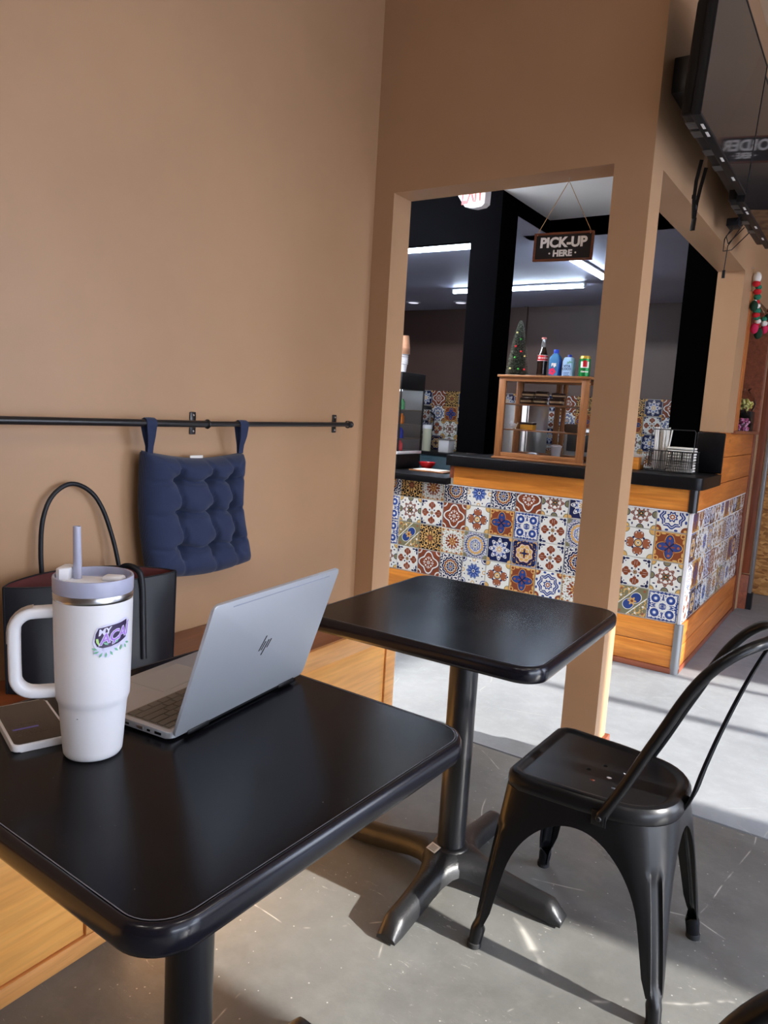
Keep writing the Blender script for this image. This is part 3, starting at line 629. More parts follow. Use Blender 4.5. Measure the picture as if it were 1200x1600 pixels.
def make_chair(name, label, cx, cy, rz, group):
    t = thing(name, label, 'chair', (cx, cy, 0), rz, group)
    L = ROOTM[t.name]
    # seat: rolled rim, recessed pan with six drain holes
    mb = MB()
    prof = [(0.000, 0.414), (-0.002, 0.418), (-0.002, 0.430), (0.000, 0.441), (0.006, 0.4485), (0.013, 0.4505), (0.020, 0.4495), (0.025, 0.4455), (0.030, 0.4435), (0.0325, 0.4434), (0.036, 0.4434)]
    rs = mb.rings([[L @ p for p in seat_outline(d, z)] for d, z in prof], cap=False)
    bm = mb.bm; inner = rs[-1]; eds = []
    for i in range(len(inner)):
        e = bm.edges.get((inner[i], inner[(i + 1) % len(inner)])); eds.append(e)
    for hx, hy in HOLES:
        hv = [bm.verts.new(L @ Vector((hx + .0062 * math.cos(2 * math.pi * k / 12), hy + .0062 * math.sin(2 * math.pi * k / 12), 0.4434))) for k in range(12)]
        eds += [bm.edges.new((hv[k], hv[(k + 1) % 12])) for k in range(12)]
    bmesh.ops.triangle_fill(bm, use_beauty=True, use_dissolve=False, edges=eds)
    o = mb.build('seat', 'chair', t, 35, outward=L @ Vector((0, 0, .2)))
    sm = o.modifiers.new('thickness', 'SOLIDIFY'); sm.thickness = 0.0015; sm.offset = 1
    # apron and legs: one stamped sheet per corner, meeting on the middle seams
    za = 0.372
    zs_ = [0.0, .02, .045, .055, .062, .072, .085, .10, .125, .155, .19, .215, .235, .255, .27, .285, .30, .315, .328, .338, .347, .354, .360, .365, .3685, .371, .372, .385, .400, .4155]
    for sx, sy, nm in ((-1, -1, 'front'), (-1, 1, 'front'), (1, -1, 'rear'), (1, 1, 'rear')):
        mb = MB(); NT = 24; grid = []
        for z in zs_:
            pos, la, lb = quad_path(sx, sy, z); row = []
            lw = leg_w(z); z0 = .19
            g = 0 if z < z0 else (1 - math.sqrt(max(0, 1 - ((z - z0) / (za - z0)) ** 2.3)) if z < za else 1)
            wa, wb = (lw + (la - lw) * g), (lw + (lb - lw) * g)
            for i in range(NT + 1):
                u = -1 + 2 * i / NT
                w_ = wa if u < 0 else wb; cw = min(.0150, w_ * .62); au = abs(u)
                d = math.copysign(au / .42 * cw if au <= .42 else cw + (au - .42) / .58 * (w_ - cw), u)
                p = pos(d)
                outw = Vector((p.x, p.y, 0)).normalized()
                # pressed channel down the leg corner, rounded at both ends
                sm = lambda q: max(0, min(1, q)) ** 2 * (3 - 2 * max(0, min(1, q)))
                fz = sm((z - .064) / .022) * sm((.325 - z) / .030)
                e = au / .42; ch = (-0.0075 * sm((1 - e) / .32) + (.0016 * math.exp(-((e - 1.1) / .14) ** 2))) * fz
                p = p + outw * ch
                if z < .062:      # foot: tuck in and round over
                    c2 = pos(0) - outw * 0.012; q_ = p - c2; ang = u * math.pi * .94
                    base = Vector((-outw.x, -outw.y, 0))
                    rot = Matrix.Rotation(ang * (1 if sx * sy > 0 else -1), 3, 'Z'); rd = rot @ outw
                    tgt = c2 + rd * (0.0155 + 0.003 * min(1, z / .06)); tgt.z = z
                    f = 1 if z < .05 else (.062 - z) / .012
                    p = p.lerp(tgt, f)
                row.append(L @ p)
            grid.append(row)
        mb.rings(grid, closed=False, cap=False)
        o = mb.build('leg', 'chair', t, 50, outward=L @ Vector((0, 0, .25)))
        sm = o.modifiers.new('thickness', 'SOLIDIFY'); sm.thickness = 0.002; sm.offset = -1
        pos, _, _ = quad_path(sx, sy, 0); pc = pos(0); outw = Vector((pc.x, pc.y, 0)).normalized(); pc = pc - outw * .012
        MB().lathe([(0.0170, 0.0), (0.0175, 0.003), (0.0170, 0.012), (0.0145, 0.014)], c=tuple(L @ pc), n=20).build('rubber_foot', 'chair_edge', o)
        if sy > 0 and sx < 0: pass
    # under-seat cross braces
    mb = MB()
    for a, b in (((-.165, -.150, .345), (.160, .125, .345)), ((-.165, .150, .350), (.160, -.125, .350))):
        mb.tube([L @ Vector(a), L @ Vector(b)], .009, 8, rx=.004)
    mb.build('cross_brace', 'chair', t)
    # hoop backrest
    side_ = [(.046, .166, .402), (.052, .167, .420), (.064, .163, .445), (.095, .158, .510), (.130, .158, .590), (.160, .158, .655), (.185, .158, .712), (.212, .156, .764), (.242, .150, .806), (.272, .136, .836), (.298, .112, .852), (.316, .080, .858), (.326, .040, .860), (.329, 0, .861)]
    path = [Vector((x, -y, z)) for x, y, z in side_] + [Vector(p) for p in reversed(side_[:-1])]
    def cr(P_, n):
        o_ = []
        for i in range(len(P_) - 1):
            a, b, c, d = P_[max(i - 1, 0)], P_[i], P_[i + 1], P_[min(i + 2, len(P_) - 1)]
            for k in range(n):
                q = k / n; o_.append(0.5 * ((2 * b) + (c - a) * q + (2 * a - 5 * b + 4 * c - d) * q * q + (3 * b - a - 3 * c + d) * q ** 3))
        return o_ + [P_[-1]]
    pp = cr(path, 3); nn = len(pp)
    ra = [.0118] * nn; rb = [.0118] * nn
    for i in range(nn):
        e = min(i, nn - 1 - i)
        if e < 7: f = e / 7; ra[i] = .0035 + (.0118 - .0035) * f; rb[i] = .0145 + (.0118 - .0145) * f
    mb = MB(); mb.tube([L @ p for p in pp], ra, 14, rx=rb, up=(0.02, 1e-3, 1)); hoop = mb.build('back_hoop', 'chair', t, 60)
    for s_ in (-1, 1):
        mb = MB(); Mx = L @ Matrix.Translation((.047, s_ * .166, .414)) @ Matrix.Rotation(R(-90 * s_), 4, 'X')
        mb.box(-.0165, .0165, -.018, .018, 0.002, .0055, .001, mtx=Mx); mb.build('bracket', 'chair', t)
        mb = MB(); mb.lathe([(.0068, .005), (.0068, .0075), (.0045, .0095)], n=12, mtx=Mx); mb.build('bolt', M['black_metal'], t)
    # central splat: pressed strip with rolled edges
    sp_ = cr([Vector(p) for p in ((.170, 0, .402), (.186, 0, .420), (.203, 0, .460), (.216, 0, .520), (.236, 0, .600), (.262, 0, .690), (.290, 0, .775), (.316, 0, .840), (.326, 0, .858))], 3)
    mb = MB(); rs = []
    for i, p in enumerate(sp_):
        d = (sp_[min(i + 1, len(sp_) - 1)] - sp_[max(i - 1, 0)]).normalized(); nrm = Vector((d.z, 0, -d.x)); w_ = .026 if 3 < i < len(sp_) - 3 else .020
        prof_ = [(-1, -.003), (-1, .003), (-.86, .0048), (-.72, .002), (0, 0.0), (.72, .002), (.86, .0048), (1, .003), (1, -.003), (.8, -.001), (0, -.0025), (-.8, -.001)]
        rs.append([L @ (p + Vector((0, a * w_, 0)) + nrm * b) for a, b in prof_])
    mb.rings(rs); mb.build('back_splat', 'chair', t, 50)
    return t
make_chair('cafe_chair', 'black stamped-steel cafe chair facing the empty table, sunlit near the post', 1.351, 1.719, R(-1.5), 'black steel cafe chairs')
ch2 = [o for o in bpy.data.objects if o.name == 'cafe_chair'][0]
dup(ch2, (1.562, 0.527, 0), 0.0, 'black steel chair at the near table, only its backrest tube showing at bottom right corner')

# ------------------------------------------------------------------ wall rail and hanging cushion
rail = thing('wall_rail', 'long black wall rail on brackets above the bench', 'rail', (0.07, 1.0, 1.2))
MB().tube([(0.07, -1.5, 1.196), (0.07, 1.60, 1.202)], .0105, 16).build('rod', 'black_metal', rail)
MB().tube([(0.07, 1.58, 1.202), (0.07, 2.335, 1.212)], .0085, 16).lathe([(.012, -.006), (.012, .006)], n=16, mtx=Matrix.Translation((0.07, 1.60, 1.202)) @ Matrix.Rotation(R(90), 4, 'X')).build('inner_rod', 'black_metal', rail)
MB().sphere((0.07, 2.345, 1.212), .013, 12, sc=(1, .8, 1)).build('end_cap', 'black_metal', rail)
for y, z in ((0.2, 1.199), (1.600, 1.202), (2.325, 1.212)):
    b = MB().box(0.0005, 0.005, y - .012, y + .012, z - .036, z + .034, 0.002).tube([(0.004, y, z), (0.058, y, z)], .0055, 10).tube([(0.07 + .0125 * math.cos(R(a)), y, z + .0125 * math.sin(R(a))) for a in range(100, 441, 20)], .0028, 8, up=(0, 1, 0)).build('bracket', 'black_metal', rail)
    for dz in (-.026, .024): MB().sphere((0.006, y, z + dz), .0042, 8).build('screw', 'steel', b)

def make_cushion():
    t = thing('seat_cushion', 'navy blue tufted seat cushion hanging from the wall rail by two ties', 'cushion', (0.06, 1.59, 0.93))
    N = 72
    def corner(u, v):   # u right, v up, 0..1
        bl, br, tl, tr = Vector((0, 1.395, 0.748)), Vector((0, 1.812, 0.738)), Vector((0, 1.372, 1.122)), Vector((0, 1.772, 1.110))
        p = (bl * (1 - u) + br * u) * (1 - v) + (tl * (1 - u) + tr * u) * v
        # edges: sag between tied corners, bulging sides, kinked lower edge
        p.z -= 0.020 * math.sin(math.pi * u) * v ** 6
        p.z -= 0.022 * math.sin(math.pi * u) * (1 - v) ** 3
        p.y += (-0.016 * (1 - u) ** 3 * math.sin(math.pi * v)) + 0.004 * math.sin(9 * v) * u ** 6
        p.y -= 0.030 * u ** 5 * max(0, math.sin(math.pi * min(1, max(0, (v - 0.06) / 0.94)))) * .8
        return p
    tf = [(.27, .775), (.57, .77), (.80, .775), (.29, .50), (.575, .515), (.80, .535), (.285, .22), (.58, .225), (.81, .265)]
    seams_v = [.275, .575, .80]; seams_h = [.775, .51, .235]
    def h(u, v):
        e = min(u, 1 - u, v, 1 - v); edge = (1 - (1 - min(1, e / .17)) ** 2.2) ** .55 if e > 0 else 0
        q = 1.0
        for a, b in tf:
            d = math.hypot((u - a) * 1.05, v - b); q -= 0.62 * math.exp(-(d / .030) ** 2) + 0.34 * math.exp(-(d / .085) ** 2)
        for k, s_ in enumerate(seams_v):
            sv = s_ + .022 * math.sin(2 * math.pi * (v - .235) / .27 * 1.0) * (1 if k else .5)
            q -= .30 * math.exp(-((u - sv) / .018) ** 2) * (0.4 + .6 * (0.15 < v < .88))
        for k, s_ in enumerate(seams_h):
            sv = s_ - .012 * math.sin(2 * math.pi * u * 3)
            q -= .28 * math.exp(-((v - sv) / .017) ** 2) * (1 if .2 < u < .9 else .35)
        # wrinkles radiating from the corners
        q -= .16 * math.exp(-(((u - .02) * .7 + (v - .98)) / .022) ** 2) * max(0, 1 - math.hypot(u, 1 - v) / .38)
        q -= .18 * math.exp(-(((1 - u) * .9 + (v - 1)) / .020) ** 2) * max(0, 1 - math.hypot(1 - u, 1 - v) / .38)
        q -= .12 * math.exp(-(((1 - u) * 1.0 - v) / .02) ** 2) * max(0, 1 - math.hypot(1 - u, v) / .36)
        q -= .14 * math.exp(-((u - v * .9) / .02) ** 2) * max(0, 1 - math.hypot(u, v) / .36)
        return max(.04, q) ** 1.15 * edge
    mb = MB(); fr = [[None] * (N + 1) for _ in range(N + 1)]; bk = [[None] * (N + 1) for _ in range(N + 1)]
    for i in range(N + 1):
        for j in range(N + 1):
            u, v = i / N, j / N; p = corner(u, v); hh = h(u, v)
            lean = 0.046 + 0.004 * (1 - v)
            fr[i][j] = mb.bm.verts.new((lean + .060 * hh, p.y, p.z)); bk[i][j] = mb.bm.verts.new((lean - .030 * hh ** .8, p.y, p.z)) if 0 < i < N and 0 < j < N else fr[i][j]
    for G in (fr, bk):
        for i in range(N):
            for j in range(N):
                try: mb.bm.faces.new((G[i][j], G[i + 1][j], G[i + 1][j + 1], G[i][j + 1]))
                except ValueError: pass
    c = mb.build('cushion_body', 'navy', t, 180)
    for a, b in tf:
        p = corner(a, b); MB().sphere((0.050 + .060 * h(a, b), p.y, p.z), .0045, 8, sc=(.5, 1, 1)).build('tuft_button', 'navy', c)
    def strap(pts, w_):
        mb = MB(); rs = []
        pts = [Vector(p) for p in pts]
        for i, p in enumerate(pts):
            d = (pts[min(i + 1, len(pts) - 1)] - pts[max(i - 1, 0)]).normalized(); ww = w_[i] if isinstance(w_, list) else w_
            sdir = Vector((0.15, 1, 0)).normalized(); nrm = sdir.cross(d).normalized()
            rs.append([p + sdir * a * ww + nrm * b for a, b in ((-1, -.0008), (-1, .0008), (0, .0016), (1, .0008), (1, -.0008), (0, -.0016))])
        mb.rings(rs); return mb.build('tie', 'navy', t, 60)
    for y0, y1 in ((1.380, 1.392), (1.748, 1.757)):
        strap([(.053, y1, 1.108), (.050, y1, 1.135), (.052, y0 + .004, 1.165), (.0555, y0, 1.19), (.0560, y0, 1.203), (.060, y0, 1.212), (.070, y0, 1.2165), (.080, y0, 1.212), (.084, y0, 1.203), (.0835, y0, 1.19), (.078, y0 + .004, 1.165), (.064, y1, 1.135), (.060, y1, 1.108)], [.009, .008, .011, .015, .016, .016, .016, .016, .016, .015, .012, .009, .009])
    MB().box(.047, .049, 1.553, 1.604, 1.088, 1.1035, mtx=None).build('care_label', 'paper', t)
make_cushion()

# ------------------------------------------------------------------ tote bag
def make_bag():
    t = thing('tote_bag', 'black leather tote bag with maroon lining sitting on the bench', 'bag', (0.13, 1.14, 0.532))
    A, B = Vector((.100, .935, 0)), Vector((.230, 1.350, 0)); N = 24
    ax = (B - A).normalized(); nr = Vector((ax.y, -ax.x, 0))
    def pt(u, v, front, inset=0.0):
        wd = math.sin(math.pi * u) ** .7
        z = 0.533 + v * (0.268 + (-0.010 if front else 0.008) * wd); shrink = (1 - v) * .012
        p = A.lerp(B, shrink + u * (1 - 2 * shrink))
        bulge = (.016 * wd + .034 * (1 - v) ** .7 * min(1, 8 * u * (1 - u))) if front else -(.105 * wd * (.25 + .75 * v) + .02 * (1 - v) * min(1, 8 * u * (1 - u)))
        p = p + nr * (bulge - inset * (1 if front else -1) * (.3 + .7 * min(1, 10 * u * (1 - u))))
        p.x = max(p.x, .012 + (inset if not front else 0)); p.z = z; return p
    for front in (True, False):
        mb = MB(); g = [[pt(i / N, j / 8, front) for i in range(N + 1)] for j in range(9)]; g2 = [[pt(i / N, j / 8, front, .004) for i in range(N + 1)] for j in range(8, -1, -1)]
        R_ = mb.rings(g + g2, closed=False, cap=False)
        for j_row in range(len(R_)): pass
        nF = 8 * N
        mb.bm.faces.ensure_lookup_table()
        for k, f in enumerate(mb.bm.faces): f.material_index = 0 if k < nF + N else 1
        mb.build('front_panel' if front else 'back_panel', ['leather', 'maroon'], t, 60)
    mb = MB(); rs = [[pt(i / N, 0.02, True) for i in range(N + 1)], [pt(i / N, 0.02, False) for i in range(N + 1)]]
    mb.rings(rs, closed=False, cap=False); mb.build('base', 'leather', t)
    mb = MB()
    for fr in (True, False): mb.tube([pt(i / N, 1, fr) + Vector((0, 0, .001)) for i in range(N + 1)], .0020, 6)
    mb.build('rim_piping', 'leather', t)
    for u in (0.0, 1.0):
        MB().tube([pt(u, j / 6, True) for j in range(7)], .0028, 6).build('side_piping', 'leather', t)
    def strap(pts, w_, name='handle'):
        P_ = [Vector(p) for p in pts]; Q = []
        for i in range(len(P_) - 1):
            a, b, c, d = P_[max(i - 1, 0)], P_[i], P_[i + 1], P_[min(i + 2, len(P_) - 1)]
            for k in range(6):
                q = k / 6; Q.append(0.5 * ((2 * b) + (c - a) * q + (2 * a - 5 * b + 4 * c - d) * q * q + (3 * b - a - 3 * c + d) * q ** 3))
        Q.append(P_[-1])
        MB().tube(Q, w_, 8, rx=.0042, up=nr).build(name, 'leather', t, 60)
    # back handle standing against the wall
    strap([(.036, 1.075, .775), (.030, 1.074, .86), (.026, 1.083, .945), (.024, 1.112, 1.005), (.023, 1.165, 1.033), (.024, 1.222, 1.010), (.026, 1.262, .955), (.034, 1.292, .86), (.046, 1.304, .775)], .0062)
    # front handle flopped inwards over the front rim
    for u, dv in ((.765, 1), (.33, -1)):
        p0 = pt(u, .18, True) + nr * .004; p1 = pt(u, .6, True) + nr * .004; p2 = pt(u, .98, True) + nr * .0045
        p3 = pt(u, 1, True) + Vector((0, 0, .026)) - nr * .004 - ax * .012 * dv; p4 = p3 - nr * .030 - ax * .022 * dv + Vector((0, 0, .004)); p5 = p4 - nr * .022 - ax * .018 * dv - Vector((0, 0, .030))
        strap([p0, p1, p2, p3, p4, p5], .0080)
make_bag()

# ------------------------------------------------------------------ tumbler
def make_tumbler():
    cx, cy, z0 = .9075, .622, .7606
    t = thing('tumbler', 'tall white insulated tumbler with handle, straw lid and purple sticker', 'tumbler', (cx, cy, z0)); C_ = (cx, cy, z0)
    MB().lathe([(.034, 0), (.0385, .0015), (.0405, .005), (.0412, .012), (.0462, .074), (.0468, .079), (.0480, .083), (.0500, .088), (.0505, .093), (.0520, .150), (.0533, .225), (.0530, .232)], c=C_, n=72).build('body', 'white_enamel', t, 50)
    MB().lathe([(.0520, .2315), (.0532, .2325), (.0535, .236), (.0535, .241), (.0528, .2425), (.050, .243)], c=C_, n=72, cap=False).build('steel_band', 'steel', t, 50)
    MB().lathe([(.0500, .2425), (.0535, .2425), (.0540, .245), (.0542, .262), (.0535, .264), (.0508, .264), (.0500, .262), (.0495, .251), (.047, .2495), (.001, .2495)], c=C_, n=72, cap=False).build('lid', 'lid_plastic', t, 50)
    # spout cover: white raised plate with straw mount
    lx = Vector((-.83, -.56, 0)); ly = Vector((-.547, .826, 0)).normalized()
    ml = frame_m((cx, cy, z0 + .2496), -lx, ly)
    mb = MB(); mb.prism([(-.044, -.016), (-.036, -.020), (.018, -.018), (.026, -.010), (.026, .010), (.018, .018), (-.036, .020), (-.044, .016)], 0, .0075, mtx=ml, bev=.002)
    mb.prism([(-.047, -.014), (-.041, -.018), (-.030, -.012), (-.030, .012), (-.041, .018), (-.047, .014)], .005, .024, mtx=ml, bev=.002)
    mb.build('straw_mount', 'white_plastic', t, 50)
    MB().box(.014, .043, -.011, .011, .006, .0145, .004, mtx=ml).build('sip_flap', 'white_plastic', t, 50)
    a = ml @ Vector((-.0225, 0, .004)); b = a + Vector((0, 0, .078)) - lx * -.001
    mb = MB(); mb.rings([[a.lerp(b, f) + Vector((r_ * math.cos(k * math.pi / 8), r_ * math.sin(k * math.pi / 8), 0)) for k in range(16)] for f, r_ in ((0, .0058), (.3, .0058), (1, .0054), (1, .0040), (.3, .0042))], cap=False)
    mb.build('straw', 'straw', t, 50)
    # handle
    hd = (Vector((-.83, -.56, 0)) * .93 + Vector((.547, -.826, 0)) * .33).normalized()
    def hp(r_, z): return Vector((cx, cy, z0)) + hd * r_ + Vector((0, 0, z))
    pts = [hp(.046, .213), hp(.072, .212)]
    for k in range(1, 8): a_ = R(90 - 90 * k / 8); pts.append(hp(.076 + .026 * math.cos(a_), .186 + .026 * math.sin(a_)))
    pts += [hp(.102, .18), hp(.102, .16), hp(.1015, .128)]
    for k in range(1, 8): a_ = R(-90 * k / 8); pts.append(hp(.0765 + .025 * math.cos(a_), .122 + .025 * math.sin(a_)))
    pts += [hp(.072, .0965), hp(.046, .0965)]
    perp = hd.cross(Vector((0, 0, 1)))
    h_ = MB().tube(pts, .0125, 24, rx=.0080, up=hd, sq=3.0, mi=0)
    # tube's first axis must be the wide one: rebuild with explicit frame
    h_.bm.free(); h_ = MB(); rs = []
    for i, p in enumerate(pts):
        d = (pts[min(i + 1, len(pts) - 1)] - pts[max(i - 1, 0)]).normalized(); n2 = d.cross(perp).normalized(); ring = []
        for k in range(24):
            th = 2 * math.pi * k / 24; c, s_ = math.cos(th), math.sin(th); e = .62
            ring.append(p + perp * .0125 * math.copysign(abs(c) ** e, c) + n2 * .0082 * math.copysign(abs(s_) ** e, s_))
        rs.append(ring)
    h_.rings(rs); h = h_.build('handle', 'white_enamel', t, 60)
    MB().tube([hp(.078, .2205)] + [hp(.076 + .0345 * math.cos(R(a_)), .186 + .0345 * math.sin(R(a_))) for a_ in (75, 60, 45, 30, 15, 0)] + [hp(.1105, .170)], .0085, 10, rx=.0012, up=hd).build('handle_grip', mat('grey_grip', srgb(176, 162, 152), 0.6), h)
    # sticker wrapped on the wall of the cup
    base_ang = math.atan2(-.56 * -.3 - .826 * .62, .83 * .62 + .547 * .62)
    def wrap(me, ua, zc, lift):
        for v in me.vertices:
            th = ua + v.co.x / .0528; r_ = .05255 + (zc + v.co.y - .150) * .0173 + lift + v.co.z
            v.co = Vector((cx + r_ * math.cos(th), cy + r_ * math.sin(th), z0 + zc + v.co.y))
    UA, ZCn = math.radians(-7), .185
    def flat(pts, sub=0.004):
        bm_ = bmesh.new(); vs = [bm_.verts.new((x, y, 0)) for x, y in pts]; bm_.faces.new(vs)
        bmesh.ops.triangulate(bm_, faces=list(bm_.faces)); bmesh.ops.subdivide_edges(bm_, edges=list(bm_.edges), cuts=4, use_grid_fill=True)
        me = bpy.data.meshes.new('f'); bm_.to_mesh(me); bm_.free(); return me
    s_mat = dict(w=mat('sticker_white', srgb(214, 214, 238), .35), d=mat('sticker_dark', srgb(52, 38, 74), .4), p=mat('sticker_purple', srgb(168, 122, 214), .4), g=mat('sticker_green', srgb(118, 182, 150), .4), y=mat('sticker_lime', srgb(186, 226, 140), .4))
    def piece(me, mk, lift, name, par): wrap(me, UA, ZCn, lift); me.materials.clear(); return link(name, me, s_mat[mk], par, 0)
    outline = [(-.027, -.004), (-.024, .008), (-.021, .016), (-.008, .020), (.008, .021), (.020, .025), (.025, .024), (.027, .010), (.027, -.010), (.020, -.020), (.012, -.012), (.004, -.020), (-.006, -.028), (-.014, -.026), (-.026, -.021), (-.024, -.012)]
    st = piece(flat(outline), 'w', .0003, 'sticker', t)
    piece(flat([(-.024, -.003), (-.0225, .008), (-.019, .0155), (-.002, .018), (.012, .0195), (.023, .022), (.024, .008), (.022, -.004), (.010, -.009), (-.002, -.012), (-.014, -.013), (-.021, -.010)]), 'd', .0006, 'sticker_dark_print', st)  # dark printed background under the lettering
    piece(flat([(-.0225, .001), (-.0195, .001), (-.0185, -.005), (-.0145, -.0095), (-.019, -.0085), (-.022, -.004)]), 'y', .0009, 'sticker_ring', st)
    for k, (lx_, lz_, an) in enumerate([(-.018, -.017, 200), (-.014, -.019, 240), (-.009, -.019, 265), (-.004, -.018, 300), (.002, -.015, 320), (.019, -.013, 300), (.021, -.011, 340), (.015, -.013, 250), (-.020, -.015, 160), (.002, -.008, 30), (-.006, -.009, 150)]):
        c, s_ = math.cos(R(an)), math.sin(R(an)); l = .0085
        piece(flat([(lx_, lz_), (lx_ + c * l * .5 - s_ * .0017, lz_ + s_ * l * .5 + c * .0017), (lx_ + c * l, lz_ + s_ * l), (lx_ + c * l * .5 + s_ * .0017, lz_ + s_ * l * .5 - c * .0017)]), 'g', .0009, 'leaf', st)
    def txt(s_, size, x, y, rot, mk, lift, off=0.0, shear=.0, sp=1.0, sub=True):
        me = text_mesh(s_, size, 0.0, off, shear, sp)
        me.transform(Matrix.Translation((x, y, 0)) @ Matrix.Rotation(R(rot), 4, 'Z'))
        bm_ = bmesh.new(); bm_.from_mesh(me); bmesh.ops.triangulate(bm_, faces=list(bm_.faces))
        bmesh.ops.subdivide_edges(bm_, edges=[e for e in bm_.edges if e.calc_length() > .004], cuts=2); bm_.to_mesh(me); bm_.free()
        piece(me, mk, lift, 'sticker_lettering', st)
    txt('MY', .0120, -.0120, .0100, 10, 'd', .0009, .0011, .3)
    txt('MY', .0120, -.0120, .0100, 10, 'w', .0012, .0004, .3)
    txt('AÇAÍ', .0200, .0025, .0022, 12, 'w', .0010, .0011, .35, .92)
    txt('AÇAÍ', .0200, .0025, .0022, 12, 'p', .0013, .0002, .35, .92)
    txt('The real brazilian', .0046, .0010, -.0125, 12, 'w', .0012, .0002, .2)
    MB().tube([Vector((cx, cy, z0 + .068)) + Vector((.0459 * math.cos(R(a_)), .0459 * math.sin(R(a_)), .0)) for a_ in (-62, -60)], .0006, 6).build('scuff', 'black_plastic', t)
make_tumbler()

# ------------------------------------------------------------------ phone
def make_phone():
    P0 = Vector((.834, .543, .7604)); u = Vector((-.949, .316, 0)); v = Vector((.316, .949, 0))
    t = thing('smartphone', 'smartphone in a white case lying face up beside the tumbler', 'phone', tuple(P0 + u * .08 + v * .04))
    Mx = frame_m(P0 + v * .081, u, -v)
    MB().prism(rrect(0, .160, 0, .081, .011, 6), 0, .0108, mtx=Mx, bev=.0028).build('case', 'white_plastic', t, 50)
    MB().prism(rrect(.0035, .1565, .0035, .0775, .009, 6), .0102, .0116, mtx=Mx).build('screen', 'phone_screen', t, 0)
    mb = MB(); mb.box(.053, .0580, .034, .070, .0116, .01175, mtx=Mx); mb.build('screen_bar', mat('violet_bar', srgb(78, 66, 118), .4, emit=srgb(60, 50, 110)[:3], es=.25), t, 0)
    random.seed(3)
    mb = MB()
    for r_, x in enumerate((.072, .068, .046, .042, .038, .034, .030)):
        y = .018
        while y < .066:
            l = random.uniform(.003, .008); mb.box(x, x + .0010, y, min(y + l, .068), .0116, .0117, mtx=Mx); y += l + .0012
    mb.build('screen_text', mat('screen_text', srgb(92, 78, 68), .5), t, 0)
    MB().box(.050, .066, -.0006, .0006, .004, .0065, mtx=Mx).build('side_button', 'white_plastic', t, 0)
make_phone()

